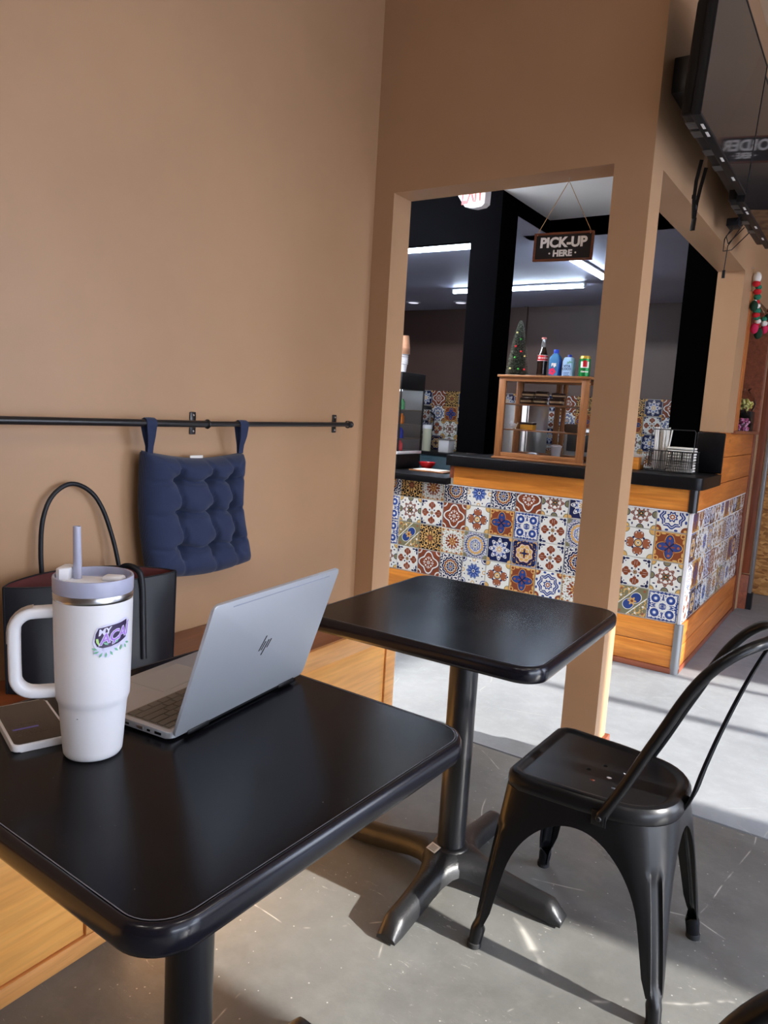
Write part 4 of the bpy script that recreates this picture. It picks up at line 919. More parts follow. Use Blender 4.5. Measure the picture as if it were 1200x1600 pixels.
# ------------------------------------------------------------------ laptop
def make_laptop():
    H0 = Vector((.974, .711, .7606)); hu = Vector((-.103, .9947, 0)).normalized(); hv = Vector((-hu.y, hu.x, 0))
    t = thing('laptop', 'open silver laptop on the near table, lid back turned to the viewer', 'laptop', tuple(H0 + hu * .17 + hv * .1))
    W, D = .340, .226; Mx = frame_m(H0, hu, hv)
    b = MB().prism(rrect(0, W, 0.004, D, .010, 5), .0035, .0145, mtx=Mx, bev=.0016).build('base', 'laptop', t, 50)
    MB().prism(rrect(.010, W - .010, .014, .112, .003, 3), .0143, .01475, mtx=Mx).build('key_deck', 'keywell', t, 0)
    MB().box(.112, .228, .128, .208, .0144, .0150, .0003, mtx=Mx).build('trackpad', 'laptop', t, 0)
    key_me = {}
    def key(u0, u1, v0, v1):
        w_, d_ = round(u1 - u0, 4), round(v1 - v0, 4)
        if (w_, d_) not in key_me:
            m_ = MB().box(-w_ / 2, w_ / 2, -d_ / 2, d_ / 2, 0, .0016, .0004, seg=1); me = bpy.data.meshes.new('key'); m_.bm.to_mesh(me); m_.bm.free(); me.materials.append(M['key']); key_me[(w_, d_)] = me
        o = bpy.data.objects.new('key', key_me[(w_, d_)]); COL.objects.link(o); o.parent = t
        o.matrix_basis = ROOTM[t.name].inverted() @ Mx @ Matrix.Translation(((u0 + u1) / 2, (v0 + v1) / 2, .01475))
    layouts = [[1] * 15, [1] * 13 + [2], [1.5] + [1] * 12 + [1.5], [1.8] + [1] * 11 + [2.2], [2.2] + [1] * 10 + [2.8], [1, 1, 1, 1, 5, 1, 1, 1, 1, 1, 1]]
    v = .018
    for ri, row in enumerate(layouts):
        hgt = .0125 if ri == 0 else .0158; tot = sum(row); un = (W - .024) / tot; u_ = W - .012     # the user sits on the bench side, so rows run from the far end
        for k in row: key(u_ - k * un + .0008, u_ - .0008, v, v + hgt - .0016); u_ -= k * un
        v += hgt
    mb = MB()
    for i in range(22):
        for j in range(5): mb.box(.0135 + 0 * i + j * .0018, .0143 + j * .0018, .020 + i * .004, .0206 + i * .004, .01476, .0149, mtx=Mx)
    mb.bm.free()
    # ports on the near short side
    for v0, v1, z0, z1, mk in ((.022, .036, .0060, .0105, 'black_logo'), (.045, .052, .0062, .0098, 'black_logo'), (.060, .074, .0055, .0110, 'steel'), (.090, .098, .0062, .0098, 'black_logo')):
        MB().box(-.0006, .004, v0, v1, z0, z1, .0008, mtx=Mx).build('port', mk, t, 0)
    MB().box(.055, .285, -.004, .007, .0045, .0135, .003, mtx=Mx).build('hinge_bar', 'black_plastic', t)
    for u0 in (.028, .262): MB().box(u0, u0 + .05, -.006, .004, .0030, .0115, .003, mtx=Mx).build('hinge', 'black_plastic', t)
    for u0, v0 in ((.02, .02), (.30, .02), (.02, .20), (.30, .20)): MB().box(u0, u0 + .02, v0, v0 + .008, 0, .0040, .001, mtx=Mx).build('rubber_foot', 'chair_edge', t)
    # lid
    al = R(18.6); lv = (Vector((0, 0, 1)) * math.cos(al) - hv * math.sin(al)); ML = frame_m(H0 + Vector((0, 0, .0135)) + hv * -.001, hu, lv)   # local z points to the keyboard (hv side)?
    zs = 1 if (hu.cross(lv)).dot(hv) > 0 else -1
    def zz(a, b_): return (min(a * zs, b_ * zs), max(a * zs, b_ * zs))
    a_, b_ = zz(-.0040, .0010)
    MB().prism(rrect(0, W, -.004, .226, .009, 5), a_, b_, mtx=ML, bev=.0012).build('lid', 'laptop', t, 50)
    a_, b_ = zz(.0010, .0016)
    MB().prism(rrect(.003, W - .003, .004, .223, .007, 5), a_, b_, mtx=ML).build('screen', 'screen', t, 0)
    a_, b_ = zz(-.0043, -.0039)
    MB().box(.045, W - .030, .2145, .2165, a_, b_, mtx=ML).build('antenna_line', mat('antenna_grey', srgb(150, 156, 172), .4), t, 0)
    # emblem: four slanted bars reading as two joined letters
    mb = MB(); a_, b_ = zz(-.0044, -.0039)
    def bar(x0, y0, x1, y1, w_=.0013):
        pts = [(x0 - w_, y0), (x0 + w_, y0), (x1 + w_, y1), (x1 - w_, y1)]
        mb.prism(pts, a_, b_, mtx=ML)
    cx, cy = .170, .112; sl = .36
    for dx, ya, yb in ((-.0105, -.0085, .0190), (-.0040, -.0085, .0075), (.0035, -.0190, .0090), (.0100, -.0070, .0090)):
        bar(cx + dx + sl * ya, cy + ya, cx + dx + sl * yb, cy + yb)
    mb.build('emblem', 'black_logo', t, 0)
make_laptop()

# ------------------------------------------------------------------ pick-up sign
def hang_sign(name, label, cx, y, z0, z1, w_, l1, l2, apex, tilt=0.0, yaw=0.0, mirror=False, cat='sign', s1=.047, s2=.030):
    t = thing(name, label, cat, (cx, y, (z0 + z1) / 2), yaw)
    Mx = frame_m((cx, y, (z0 + z1) / 2), (math.cos(yaw) * math.cos(tilt), math.sin(yaw) * math.cos(tilt), math.sin(tilt)), (-math.sin(tilt) * math.cos(yaw), -math.sin(tilt) * math.sin(yaw), math.cos(tilt)))
    W, Hh = w_ / 2, (z1 - z0) / 2; f = .0075
    MB().box(-W + .004, W - .004, -Hh + .004, Hh - .004, -.004, .002, mtx=Mx).build('board', 'chalkboard', t, 0)
    for x0, x1, y0, y1 in ((-W, W, Hh - f, Hh), (-W, W, -Hh, -Hh + f), (-W, -W + f, -Hh + f, Hh - f), (W - f, W, -Hh + f, Hh - f)):
        MB().box(x0, x1, y0, y1, -.006, .006, .001, mtx=Mx).build('frame_strip', 'sign_wood', t)
    lm = Mx @ Matrix.Translation((0, Hh * .28, .0025))
    put_text('lettering', l1, s1, lm, 'white_print', t, depth=.001, offset=.0020, spacing=0.98)
    put_text('lettering', l2, s2, Mx @ Matrix.Translation((0, -Hh * .48, .0025)), 'white_print', t, depth=.001, offset=.0014, spacing=1.0)
    mb = MB(); nm = Mx.to_3x3() @ Vector((0, 0, 1))
    for s_ in (-1, 1):
        a = Mx @ Vector((s_ * (W - .012), Hh - .010, .007)); b = Mx @ Vector((s_ * (W - .012), Hh + .001, .004))
        mb.tube([a, b, Vector(apex)], .0011, 6)
    mb.build('twine', 'twine', t)
    MB().tube([Vector(apex), Vector(apex) + Vector((0, 0, .012))], .0012, 6).build('hook', 'steel', t)
hang_sign('pickup_sign', 'small black wood-framed sign reading PICK-UP HERE hanging in the opening', .780, 2.600, 1.840, 1.938, .215, 'PICK-UP', '· HERE ·', (.782, 2.600, 2.112), tilt=R(-.6), yaw=R(4))
hang_sign('order_sign', 'framed order sign seen only as a reflection in the menu television', 1.51, 4.35, 2.63, 2.76, .28, 'ORDER', '· HERE ·', (1.51, 4.35, 3.235), yaw=0, s1=.075, s2=.038)

# ------------------------------------------------------------------ exit sign
t = thing('exit_sign', 'white exit sign with red letters hanging behind the opening header', 'sign', (-.12, 3.6, 2.5))
Mx = frame_m((-.115, 3.6, 2.46), (.96, -.27, 0), (0, 0, 1))
MB().prism([(-.115, -.03), (-.06, -.095), (0, -.112), (.06, -.112), (.082, -.10), (.090, .10), (-.115, .10)], -.022, .022, mtx=Mx, bev=.004).build('housing', 'white_plastic', t, 50)
MB().box(-.02, .02, .10, .188, -.01, .01, mtx=Mx).build('stem', 'white_plastic', t)
put_text('lettering', 'EXIT', .150, Mx @ Matrix.Translation((-.008, -.030, .0235)) @ Matrix.Diagonal((.56, 1.1, 1, 1)), 'red_plastic', t, depth=.001, offset=.002, spacing=.9)

# ------------------------------------------------------------------ wooden pastry case and what stands on it
CY0, CY1, CX0, CX1, CZ0, CZ1 = 4.00, 4.27, -.090, .448, 1.031, 1.520
case = thing('pastry_case', 'wooden countertop pastry case with glass front and two shelves', 'display case', ((CX0 + CX1) / 2, 4.14, CZ0))
MB().box(CX0 - .012, CX1 + .008, CY0 - .010, CY1 + .010, CZ1 - .014, CZ1, .003).build('top_board', 'case_wood_x', case)
MB().box(CX0 - .012, CX1 + .008, CY0 - .010, CY1 + .010, CZ0, CZ0 + .012, .003).build('base_board', 'case_wood_x', case)
for x0, x1 in ((CX0, CX0 + .042), (CX1 - .042, CX1)):
    for y0, y1 in ((CY0, CY0 + .02), (CY1 - .02, CY1)): MB().box(x0, x1, y0, y1, CZ0 + .012, CZ1 - .014, .001).build('post', 'case_wood', case)
for y0, y1 in ((CY0, CY0 + .018), (CY1 - .018, CY1)):
    MB().box(CX0 + .042, CX1 - .042, y0, y1, CZ0 + .012, CZ0 + .040, .001).build('rail', 'case_wood_x', case)
    MB().box(CX0 + .042, CX1 - .042, y0, y1, CZ1 - .036, CZ1 - .014, .001).build('rail', 'case_wood_x', case)
MB().box(.165, .195, CY1 - .016, CY1, CZ0 + .040, CZ1 - .036, .001).build('door_stile', 'case_wood', case)
MB().box(.205, .230, CY1 - .012, CY1 + .004, CZ0 + .040, CZ1 - .036, .001).build('door_stile', 'case_wood', case)
for z in (1.200, 1.350): MB().box(CX0 + .010, CX1 - .010, CY0 + .022, CY1 - .022, z, z + .007, .001).build('shelf', 'case_wood_x', case)
MB().box(CX0 + .04, CX1 - .04, CY0 + .008, CY0 + .011, CZ0 + .036, CZ1 - .030).build('front_pane', 'glass', case, 0)
for x in (CX0 + .006, CX1 - .009): MB().box(x, x + .003, CY0 + .018, CY1 - .018, CZ0 + .012, CZ1 - .014).build('side_pane', 'glass', case, 0)
mb = MB()
for k in range(4): mb.sphere((CX1 + .0015, CY0 + .01, CZ0 + .03 + k * .14), .003, 8)
mb.build('screw', 'steel', case)
def wrapped(x, y, z, w_, h_, kind, label):
    t = thing('brownie' if kind != 'cake' else 'cake_slice', label, 'pastry', (x, y, z), random.uniform(-.3, .3), 'wrapped pastries in the case' if kind != 'cake' else None)
    L = ROOTM[t.name]; c1 = mat('cake_dark', srgb(62, 34, 24), .7); c2 = mat('cream_filling', srgb(206, 180, 140), .6)
    n = 3; hh = h_ / n
    for k in range(n):
        o = MB().box(-w_ / 2, w_ / 2, -.03, .03, k * hh + .0005, (k + 1) * hh, .003, mtx=L).build('layer', (c1, c2, c1)[k], t)
    MB().box(-w_ / 2 - .004, w_ / 2 + .004, -.034, .034, 0, h_ + .004, .006, mtx=L).build('wrapper', 'glass', t)
    return t
random.seed(5)
for k, (x, z, h_, lb) in enumerate([(.045, 1.3572, .034, 'lower left wrapped brownie on the top shelf'), (.052, 1.397, .030, 'upper left wrapped brownie on the top shelf'), (.125, 1.3572, .034, 'lower middle wrapped brownie with cream, top shelf'), (.135, 1.397, .034, 'upper middle wrapped brownie, tallest of the stacks'), (.225, 1.3572, .036, 'lower right wrapped brownie on the top shelf'), (.235, 1.398, .026, 'upper right wrapped brownie on the top shelf')]):
    wrapped(x, 4.12, z, .068, h_, 'b', lb)
t = thing('cake_slice', 'yellow cake slice with dark chocolate top on the middle shelf', 'pastry', (.062, 4.12, 1.2075))
MB().box(.022, .102, 4.09, 4.15, 1.2075, 1.2385, .004).build('sponge', mat('yellow_sponge', srgb(206, 150, 44), .8), t)
MB().box(.021, .103, 4.089, 4.151, 1.2390, 1.2520, .004).build('icing', mat('dark_icing', srgb(48, 28, 22), .5), t)
o = MB().box(.292, .372, 4.09, 4.16, 1.2075, 1.258, .012).build('chocolate_loaf', mat('choc_loaf', srgb(58, 40, 32), .7), None); tag(o, 'dark chocolate loaf at the right of the middle shelf', 'pastry')
t = thing('white_figurine', 'small white animal figurine at the left of the middle shelf', 'figurine', (-.03, 4.12, 1.2075))
MB().sphere((-.030, 4.12, 1.228), .017, 12, sc=(1.2, .8, .85)).tube([(-.044, 4.12, 1.2078), (-.043, 4.12, 1.222)], .005, 8).tube([(-.018, 4.12, 1.2078), (-.019, 4.12, 1.222)], .005, 8).tube([(-.012, 4.12, 1.232), (-.004, 4.12, 1.246)], .004, 8).build('body', 'white_plastic', t, 60)
MB().sphere((-.048, 4.12, 1.240), .010, 12).tube([(-.052, 4.12, 1.246), (-.053, 4.12, 1.254)], .003, 6).tube([(-.045, 4.12, 1.247), (-.044, 4.12, 1.255)], .003, 6).build('head', 'white_plastic', t, 60)
t = thing('plastic_cup', 'clear plastic cup on the case floor behind the glass', 'cup', (.235, 4.15, 1.044)); MB().lathe([(.024, 0), (.032, .075), (.030, .075), (.022, .003)], c=(.235, 4.15, 1.044), n=24).build('cup_wall', mat('frosted', (.8, .8, .85), .3, trans=.7), t, 60)
MB().lathe([(.034, .075), (.034, .080), (.02, .088)], c=(.235, 4.15, 1.044), n=24).build('cup_lid', 'white_plastic', t, 60)
o = MB().lathe([(.045, 0), (.048, .006), (.044, .020), (.02, .030)], c=(.10, 4.14, 1.044), n=24).build('domed_plate', 'steel', None, 60); tag(o, 'small shiny domed dish on the case floor', 'dish')
o = MB().box(.150, .200, 4.12, 4.17, 1.044, 1.062, .008).build('yellow_bun', mat('bun', srgb(196, 168, 84), .8), None, 60); tag(o, 'small yellow bun on the case floor', 'pastry')

def make_tree():
    cx, cy, z0 = -.055, 4.16, 1.5205; H_ = .325
    t = thing('bottle_brush_tree', 'miniature frosted bottle-brush christmas tree with coloured baubles on the pastry case', 'decoration', (cx, cy, z0))
    MB().lathe([(.028, 0), (.028, .006), (.012, .012)], c=(cx, cy, z0), n=20).build('stand', mat('tree_stand', srgb(70, 60, 50), .7), t)
    MB().tube([(cx, cy, z0 + .005), (cx + .004, cy, z0 + H_)], .003, 6).build('stem', 'dull_steel', t)
    mb = MB(); random.seed(11); verts = []
    for k in range(9000):
        f = random.random() ** 1.35; z = .012 + f * (H_ - .014); r_ = .064 * (1 - f) ** .62 + .005; a = random.uniform(0, 2 * math.pi)
        c, s_ = math.cos(a), math.sin(a); tp = random.uniform(.75, 1.05); p1 = Vector((cx + c * r_ * tp, cy + s_ * r_ * tp, z0 + z + random.uniform(-.002, .006))); p0 = Vector((cx + c * r_ * .15, cy + s_ * r_ * .15, z0 + z))
        sd_ = Vector((-s_, c, 0)) * .0013; q = p0.lerp(p1, .82); zf = 1 - .0 * f
        f1 = mb.face((p0 - sd_, p0 + sd_, q + sd_, q - sd_), 0); f2 = mb.face((q - sd_ * 1.3, q + sd_ * 1.3, p1 + sd_ * 1.3, p1 - sd_ * 1.3), 1 if random.random() < .72 else 0)
    mb.build('bristles', [mat('tree_green', srgb(30, 52, 38), .8), mat('tree_frost', srgb(222, 228, 216), .8)], t, 0, kind='stuff')
    for zf, an, c in ((.78, -95, 't'), (.66, -55, 'g'), (.53, -90, 'r'), (.44, -50, 'r'), (.33, -85, 'g'), (.13, -105, 't'), (.12, -62, 'g'), (.12, -30, 'r'), (.36, -25, 't')):
        r_ = .064 * (1 - zf) ** .62 + .008; z = zf * H_
        MB().sphere((cx + math.cos(R(an)) * r_, cy + math.sin(R(an)) * r_, z0 + z), .0066, 10).build('bauble', mat('bauble_' + c, dict(t=srgb(232, 216, 150), g=srgb(52, 150, 50), r=srgb(214, 26, 44))[c], .2, .3), t, 60)
make_tree()

def cyl_text(s_, size, c, r_, z, mk, par, off=.0006, shear=0.0, ang=-62, depth=.0, name='lettering'):
    me = text_mesh(s_, size, depth, off, shear); me.materials.clear()
    for v in me.vertices:
        th = R(ang) + v.co.x / r_; v.co = Vector((c[0] + (r_ + .0006 + v.co.z) * math.cos(th), c[1] + (r_ + .0006 + v.co.z) * math.sin(th), z + v.co.y))
    return link(name, me, mk, par, 0)
def arc_patch(c, r_, z0, z1, a0, a1, mk, par, name, n=14):
    mb = MB(); mb.rings([[Vector((c[0] + r_ * math.cos(R(a0 + (a1 - a0) * k / n)), c[1] + r_ * math.sin(R(a0 + (a1 - a0) * k / n)), z)) for k in range(n + 1)] for z in (z0, z1)], closed=False, cap=False)
    return mb.build(name, mk, par, 60)
# glass cola bottle
c = (.104, 4.15, 1.5205)
t = thing('cola_bottle', 'dark glass cola bottle with red label and red cap on the pastry case', 'bottle', c)
MB().lathe([(.026, 0), (.029, .004), (.0295, .02), (.0275, .05), (.0285, .075), (.0300, .10), (.0290, .118), (.022, .145), (.0145, .170)], c=c, n=32).build('cola_fill', mat('dark_cola', (.012, .006, .004), .08), t, 60)
MB().lathe([(.0145, .170), (.0125, .19), (.0120, .212), (.0135, .215), (.0135, .219)], c=c, n=32).build('neck', mat('bottle_glass', (.75, .8, .8), .05, trans=.85), t, 60)
MB().lathe([(.0145, .218), (.0142, .224), (.012, .2265)], c=c, n=24).build('cap', mat('pink_cap', srgb(206, 120, 116), .4), t, 60)
arc_patch(c, .0305, .091 + c[2], .124 + c[2], -140, 30, 'red_plastic', t, 'label'); arc_patch(c, .0308, .122 + c[2], .124 + c[2], -140, 30, 'white_print', t, 'label_line'); arc_patch(c, .0308, .091 + c[2], .093 + c[2], -140, 30, 'white_print', t, 'label_line')
cyl_text('Coca-Cola', .0150, c, .0312, .108 + c[2], 'white_print', t, .0004, .4)
# square water bottle
c = (.185, 4.15, 1.5205); Lm = Matrix.Translation(c)
t = thing('water_bottle', 'clear square water bottle with blue cap and pink flower label', 'bottle', c)
bl = mat('water_blue', srgb(78, 142, 196), .1, trans=.3)
mb = MB(); mb.rings([[Lm @ Vector((x, y, z)) for x, y in rrect(-a, a, -a, a, r_, 5)] for a, r_, z in ((.027, .008, 0), (.030, .009, .004), (.030, .009, .100), (.0285, .010, .112), (.018, .014, .130), (.0125, .0124, .134), (.0125, .0124, .137))]); mb.build('bottle_body', bl, t, 50)
MB().lathe([(.0150, .136), (.0150, .155), (.0135, .157)], c=c, n=24).build('cap', mat('blue_cap', srgb(22, 66, 190), .35), t, 60)
MB().box(.0302, .0308, -.026, .026, .006, .10, mtx=Lm).build('side_label', mat('deep_blue', srgb(30, 88, 178), .3), t, 0)
mf = frame_m((c[0], c[1] - .0306, c[2]), (1, 0, 0), (0, 0, 1))
me_ = MB()
for k in range(5): me_.prism([(-.004 + .0125 * math.cos(R(72 * k)) + .009 * math.cos(R(a)), .030 + .0125 * math.sin(R(72 * k)) + .009 * math.sin(R(a))) for a in range(0, 360, 36)], 0 + k * .0001, .0004 + k * .0001, mtx=mf)
me_.build('flower_print', mat('hibiscus', srgb(206, 36, 84), .4), t, 0)
put_text('lettering', 'FIJI', .024, mf @ Matrix.Translation((.003, .068, .0006)), 'white_print', t, depth=.0004, offset=.0008)
# coconut water carton
c = (.268, 4.15, 1.5205); Lm = Matrix.Translation(c)
t = thing('coconut_carton', 'light blue coconut water carton with blue screw cap', 'carton', c); lb_ = mat('carton_blue', srgb(150, 186, 222), .4)
mb = MB(); mb.rings([[Lm @ Vector((x, y, z)) for x, y in ((-a, -b_), (a * .7, -b_), (a, -b_ * .6), (a, b_), (-a, b_))] for a, b_, z in ((.029, .026, 0), (.029, .026, .088), (.024, .022, .108), (.018, .020, .113))]); mb.build('carton_body', lb_, t, 20)
MB().lathe([(.0125, .108), (.0125, .126), (.011, .128)], c=c, n=20).build('cap', mat('navy_cap', srgb(22, 52, 140), .4), t, 60)
mf = frame_m((c[0], c[1] - .0262, c[2]), (1, 0, 0), (0, 0, 1)); dk = mat('navy_ink', srgb(24, 44, 110), .5)
put_text('lettering', 'VITA', .019, mf @ Matrix.Translation((-.003, .062, .0002)), dk, t, depth=.0004, offset=.0006)
put_text('lettering', 'COCO', .017, mf @ Matrix.Translation((-.003, .046, .0002)), dk, t, depth=.0004, offset=.0006)
mb = MB()
for a in (20, 60, 100, 150, 190): mb.prism([(.012, .080), (.012 + .012 * math.cos(R(a + 12)), .080 + .010 * math.sin(R(a + 12))), (.012 + .020 * math.cos(R(a)), .080 + .014 * math.sin(R(a))), (.012 + .012 * math.cos(R(a - 12)), .080 + .010 * math.sin(R(a - 12)))], 0, .0005, mtx=mf)
mb.build('palm_print', mat('palm_green', srgb(44, 124, 66), .5), t, 0)
MB().box(-.020, .016, .008, .011, 0, .0004, mtx=mf).box(-.020, .010, .016, .0185, 0, .0004, mtx=mf).box(-.020, .014, .024, .0265, 0, .0004, mtx=mf).build('print_lines', dk, t, 0)
# green can
c = (.360, 4.15, 1.5205)
t = thing('soda_can', 'green soda can with gold rim and red fruit print', 'can', c)
MB().lathe([(.024, 0), (.0300, .006), (.0310, .012), (.0310, .108)], c=c, n=36).build('can_wall', mat('green_can', srgb(20, 128, 62), .3, .4), t, 60)
MB().lathe([(.0312, .106), (.0312, .110), (.0265, .119), (.0270, .122), (.0255, .121), (.02, .119)], c=c, n=36).build('can_rim', mat('gold_rim', srgb(208, 172, 70), .3, .6), t, 60)
arc_patch(c, .0313, .055 + c[2], .090 + c[2], -115, -25, 'white_print', t, 'label'); arc_patch(c, .0316, .060 + c[2], .095 + c[2], -90, -45, 'red_plastic', t, 'fruit_print')
cyl_text('Guaraná', .013, c, .0316, .034 + c[2], 'white_print', t, .0004, .3, -70)

# ------------------------------------------------------------------ wire basket with straws and napkins
t = thing('wire_basket', 'black wire caddy with tall handle on the worktop', 'basket', (.875, 4.22, 1.031))
bx0, bx1, by0, by1, bz0, bz1 = .752, .995, 4.15, 4.30, 1.031, 1.145
mb = MB(); pl = lambda z, e=0: [(bx0 - e, by0 - e, z), (bx1 + e, by0 - e, z), (bx1 + e, by1 + e, z), (bx0 - e, by1 + e, z)]
for z in (bz0 + .004, bz0 + .06, bz1): mb.tube(pl(z), .0028 if z == bz1 else .0018, 6, closed=True)
mb.build('rim_wire', 'black_metal', t)
wm = None
for k in range(30):
    x = bx0 + (bx1 - bx0) * k / 29
    for y in (by0, by1):
        if wm is None:
            m_ = MB().box(-.0016, .0016, -.0012, .0012, 0, .110, seg=1); wm = bpy.data.meshes.new('wire'); m_.bm.to_mesh(wm); m_.bm.free(); wm.materials.append(M['black_metal'])
        o = bpy.data.objects.new('wire', wm); COL.objects.link(o); o.parent = t; o.matrix_basis = ROOTM[t.name].inverted() @ Matrix.Translation((x, y, bz0 + .002)) @ Matrix.Rotation(R(4 * math.sin(k)), 4, 'Y')
MB().box(bx0, bx1, by0, by1, bz0, bz0 + .004).build('basket_floor', 'black_metal', t)
mb = MB()
for x in (.800, .800): pass
mb.tube([(.765, 4.16, 1.06), (.768, 4.16, 1.245), (.775, 4.16, 1.258), (.985, 4.16, 1.262), (.992, 4.16, 1.25), (.990, 4.16, 1.06)], .0026, 8, up=(0, 1, 0)); mb.build('handle', 'black_metal', t)
random.seed(4); st0 = None
for k in range(26):
    x, y = .775 + .060 * random.random(), 4.19 + .07 * random.random()
    if st0 is None: st0 = MB().tube([(x, y, bz0 + .006), (x, y, bz0 + .225)], .0042, 8).build('paper_straw', 'paper', None, 60); tag(st0, 'white wrapped straws bundled in the wire caddy', 'straw', 'wrapped straws in the caddy'); stx = (x, y); continue
    o = st0.copy(); COL.objects.link(o); o.data = st0.data
    dx, dy = random.uniform(-.06, .09), random.uniform(-.05, .05)
    o.matrix_basis = Matrix.Translation((x, y, bz0 + .012)) @ Matrix.Rotation(dx, 4, 'Y') @ Matrix.Rotation(dy, 4, 'X') @ Matrix.Translation((-stx[0], -stx[1], -bz0 - .006 + random.uniform(-.004, .010)))
np0 = None
for k in range(9):
    z = bz0 + .055 + k * .0115
    if np0 is None: np0 = MB().box(.852, .985, 4.175, 4.285, bz0 + .006, bz0 + .0165, .003).build('napkin', 'paper', None, 50); tag(np0, 'white folded napkin in the wire caddy, lowest of the stack', 'napkin', 'napkins in the caddy'); continue
    o = np0.copy(); COL.objects.link(o); o.location.z += k * .0150; o.rotation_euler.z = 0; o.location.x += random.uniform(-.002, .002); np_n = ('second', 'third', 'fourth', 'fifth', 'sixth', 'seventh', 'eighth', 'topmost')[k - 1]; o['label'] = 'white folded napkin in the wire caddy, %s of the stack from below' % np_n
o = MB().lathe([(.020, 0), (.022, .05), (.020, .05), (.018, .004)], c=(.785, 4.17, 1.09), n=16).build('foil_cup', 'steel', None); bpy.data.objects.remove(o)
t = thing('wooden_tray', 'small light wood tray with a paper slip beside the wire caddy', 'tray', (.63, 4.18, 1.031))
for a in ((.55, .715, 4.14, 4.148, 1.031, 1.098), (.55, .715, 4.252, 4.26, 1.031, 1.098), (.55, .558, 4.148, 4.252, 1.031, 1.098), (.707, .715, 4.148, 4.252, 1.031, 1.098)): MB().box(*a, .001).build('tray_side', 'pine', t)
MB().box(.558, .707, 4.148, 4.252, 1.031, 1.037).build('tray_floor', 'pine', t)
MB().box(.60, .712, 4.20, 4.24, 1.04, 1.118, .001, mtx=Matrix.Translation((.66, 4.22, 1.05)) @ Matrix.Rotation(R(14), 4, 'Y') @ Matrix.Translation((-.66, -4.22, -1.05))).build('paper_slip', 'paper', t)

# ------------------------------------------------------------------ kitchen: glass warmer, box, bowl, boards, back counter
t = thing('drink_cooler', 'black-topped glass drink cooler lit white at the left of the kitchen', 'cooler', (-1.03, 4.28, .992))
cx0, cx1, cy0, cy1 = -1.22, -.845, 4.12, 4.42
o = thing('black_box', 'black cabinet under the glass cooler on the lower worktop', 'cabinet', (-1.03, 4.27, .890)); MB().box(cx0, cx1 - .004, cy0, cy1, .890, .986, .004).build('cabinet_body', 'black_plastic', o); MB().box(cx0 + .01, cx1 - .014, cy0 - .003, cy0, .9, .976).build('cabinet_door', 'black_metal', o)
MB().box(cx0, cx1 + .004, cy0 - .006, cy1, .988, 1.008, .003).build('tray_base', 'white_plastic', t)
MB().box(cx0, cx1, cy0, cy1, 1.418, 1.530, .003).build('top_box', 'black_plastic', t)
for x in (cx0, cx1 - .010):
    for y in (cy0, cy1 - .01): MB().box(x, x + .010, y, y + .01, 1.008, 1.418).build('frame_post', 'black_metal', t)
MB().box(cx0 + .01, cx1 - .01, cy1 - .006, cy1, 1.008, 1.418).build('back_panel', 'dull_steel', t)
MB().box(-.992, -.984, cy0 + .014, cy0 + .022, 1.012, 1.39).build('light_strip', mat('cooler_led', (1, 1, 1), .4, emit=(.8, .9, 1), es=6.0), t)
MB().box(cx0 + .012, cx1 - .012, cy0 + .01, cy0 + .03, 1.404, 1.416).build('light_strip', mat('cooler_top_led', (1, 1, 1), .4, emit=(.8, .9, 1), es=5.0), t)
MB().box(cx0 + .01, cx1 - .01, cy0 + .002, cy0 + .005, 1.008, 1.418).build('front_pane', 'glass', t, 0)
MB().box(cx1 - .004, cx1 - .001, cy0 + .01, cy1 - .01, 1.008, 1.418).build('side_pane', 'glass', t, 0)
for z in (1.09, 1.185, 1.28): MB().box(cx0 + .01, cx1 - .006, cy0 + .012, cy1 - .012, z, z + .004).build('shelf', 'steel', t)
random.seed(8); drink = None; cols = [srgb(200, 60, 70), srgb(70, 140, 90), srgb(40, 60, 170), srgb(220, 200, 190), srgb(210, 120, 40)]
dm = [mat('drink_%d' % i, cc, .3) for i, cc in enumerate(cols)]
for zi, z in enumerate((1.0085, 1.0945, 1.1895, 1.2845)):
    for k in range(4):
        x = -.885 - .075 * k; me = MB().lathe([(.018, 0), (.020, .004), (.020, .050), (.010, .062), (.010, .070)], c=(x, 4.20, z), n=14)
        o = me.build('juice_bottle', dm[(zi * 2 + k) % 5], None, 60)
        tag(o, '%s bottle on the %s shelf of the glass cooler, %s from the right' % (('red', 'green', 'blue', 'cream', 'orange')[(zi * 2 + k) % 5], ('lowest', 'second', 'third', 'top')[zi], ('first', 'second', 'third', 'fourth')[k]), 'bottle', 'bottles inside the drink cooler')
cupm = mat('kraft_cup', srgb(140, 100, 76), .7)
for k in range(9):
    o = MB().lathe([(.028, 0), (.036, .058), (.0415, .060), (.0415, .065), (.035, .063)], c=(-.955, 4.28, 1.5312 + k * .0120), n=24).build('white_cup', 'white_plastic', None, 60)
    tag(o, 'white rimmed cup, ' + ('lowest', 'second', 'third', 'fourth', 'fifth', 'sixth', 'seventh', 'eighth', 'topmost')[k] + ' from the cooler top in the white stack', 'cup', 'stacked white cups on the cooler')
for k in range(5):
    o = MB().lathe([(.028, .0), (.040, -.085), (.0415, -.087), (.0385, -.083)], c=(-.945, 4.28, 1.742 + k * .009), n=24).build('kraft_cup', cupm, None, 60)
    tag(o, 'brown paper cup upside down above the white cups, ' + ('lowest of its stack', 'second from below', 'middle of its stack', 'second from the top', 'topmost of its stack')[k], 'cup', 'stacked brown cups on the cooler')
o = MB().lathe([(.020, 0), (.030, .003), (.052, .030), (.060, .048), (.057, .048), (.048, .030), (.026, .008)], c=(-.755, 4.36, .890), n=32).build('red_bowl', 'red_plastic', None, 60); tag(o, 'bright red bowl on the lower black worktop', 'bowl')
t = thing('cutting_board', 'thin pale board with papers on the lower black worktop', 'board', (-.62, 4.24, .890))
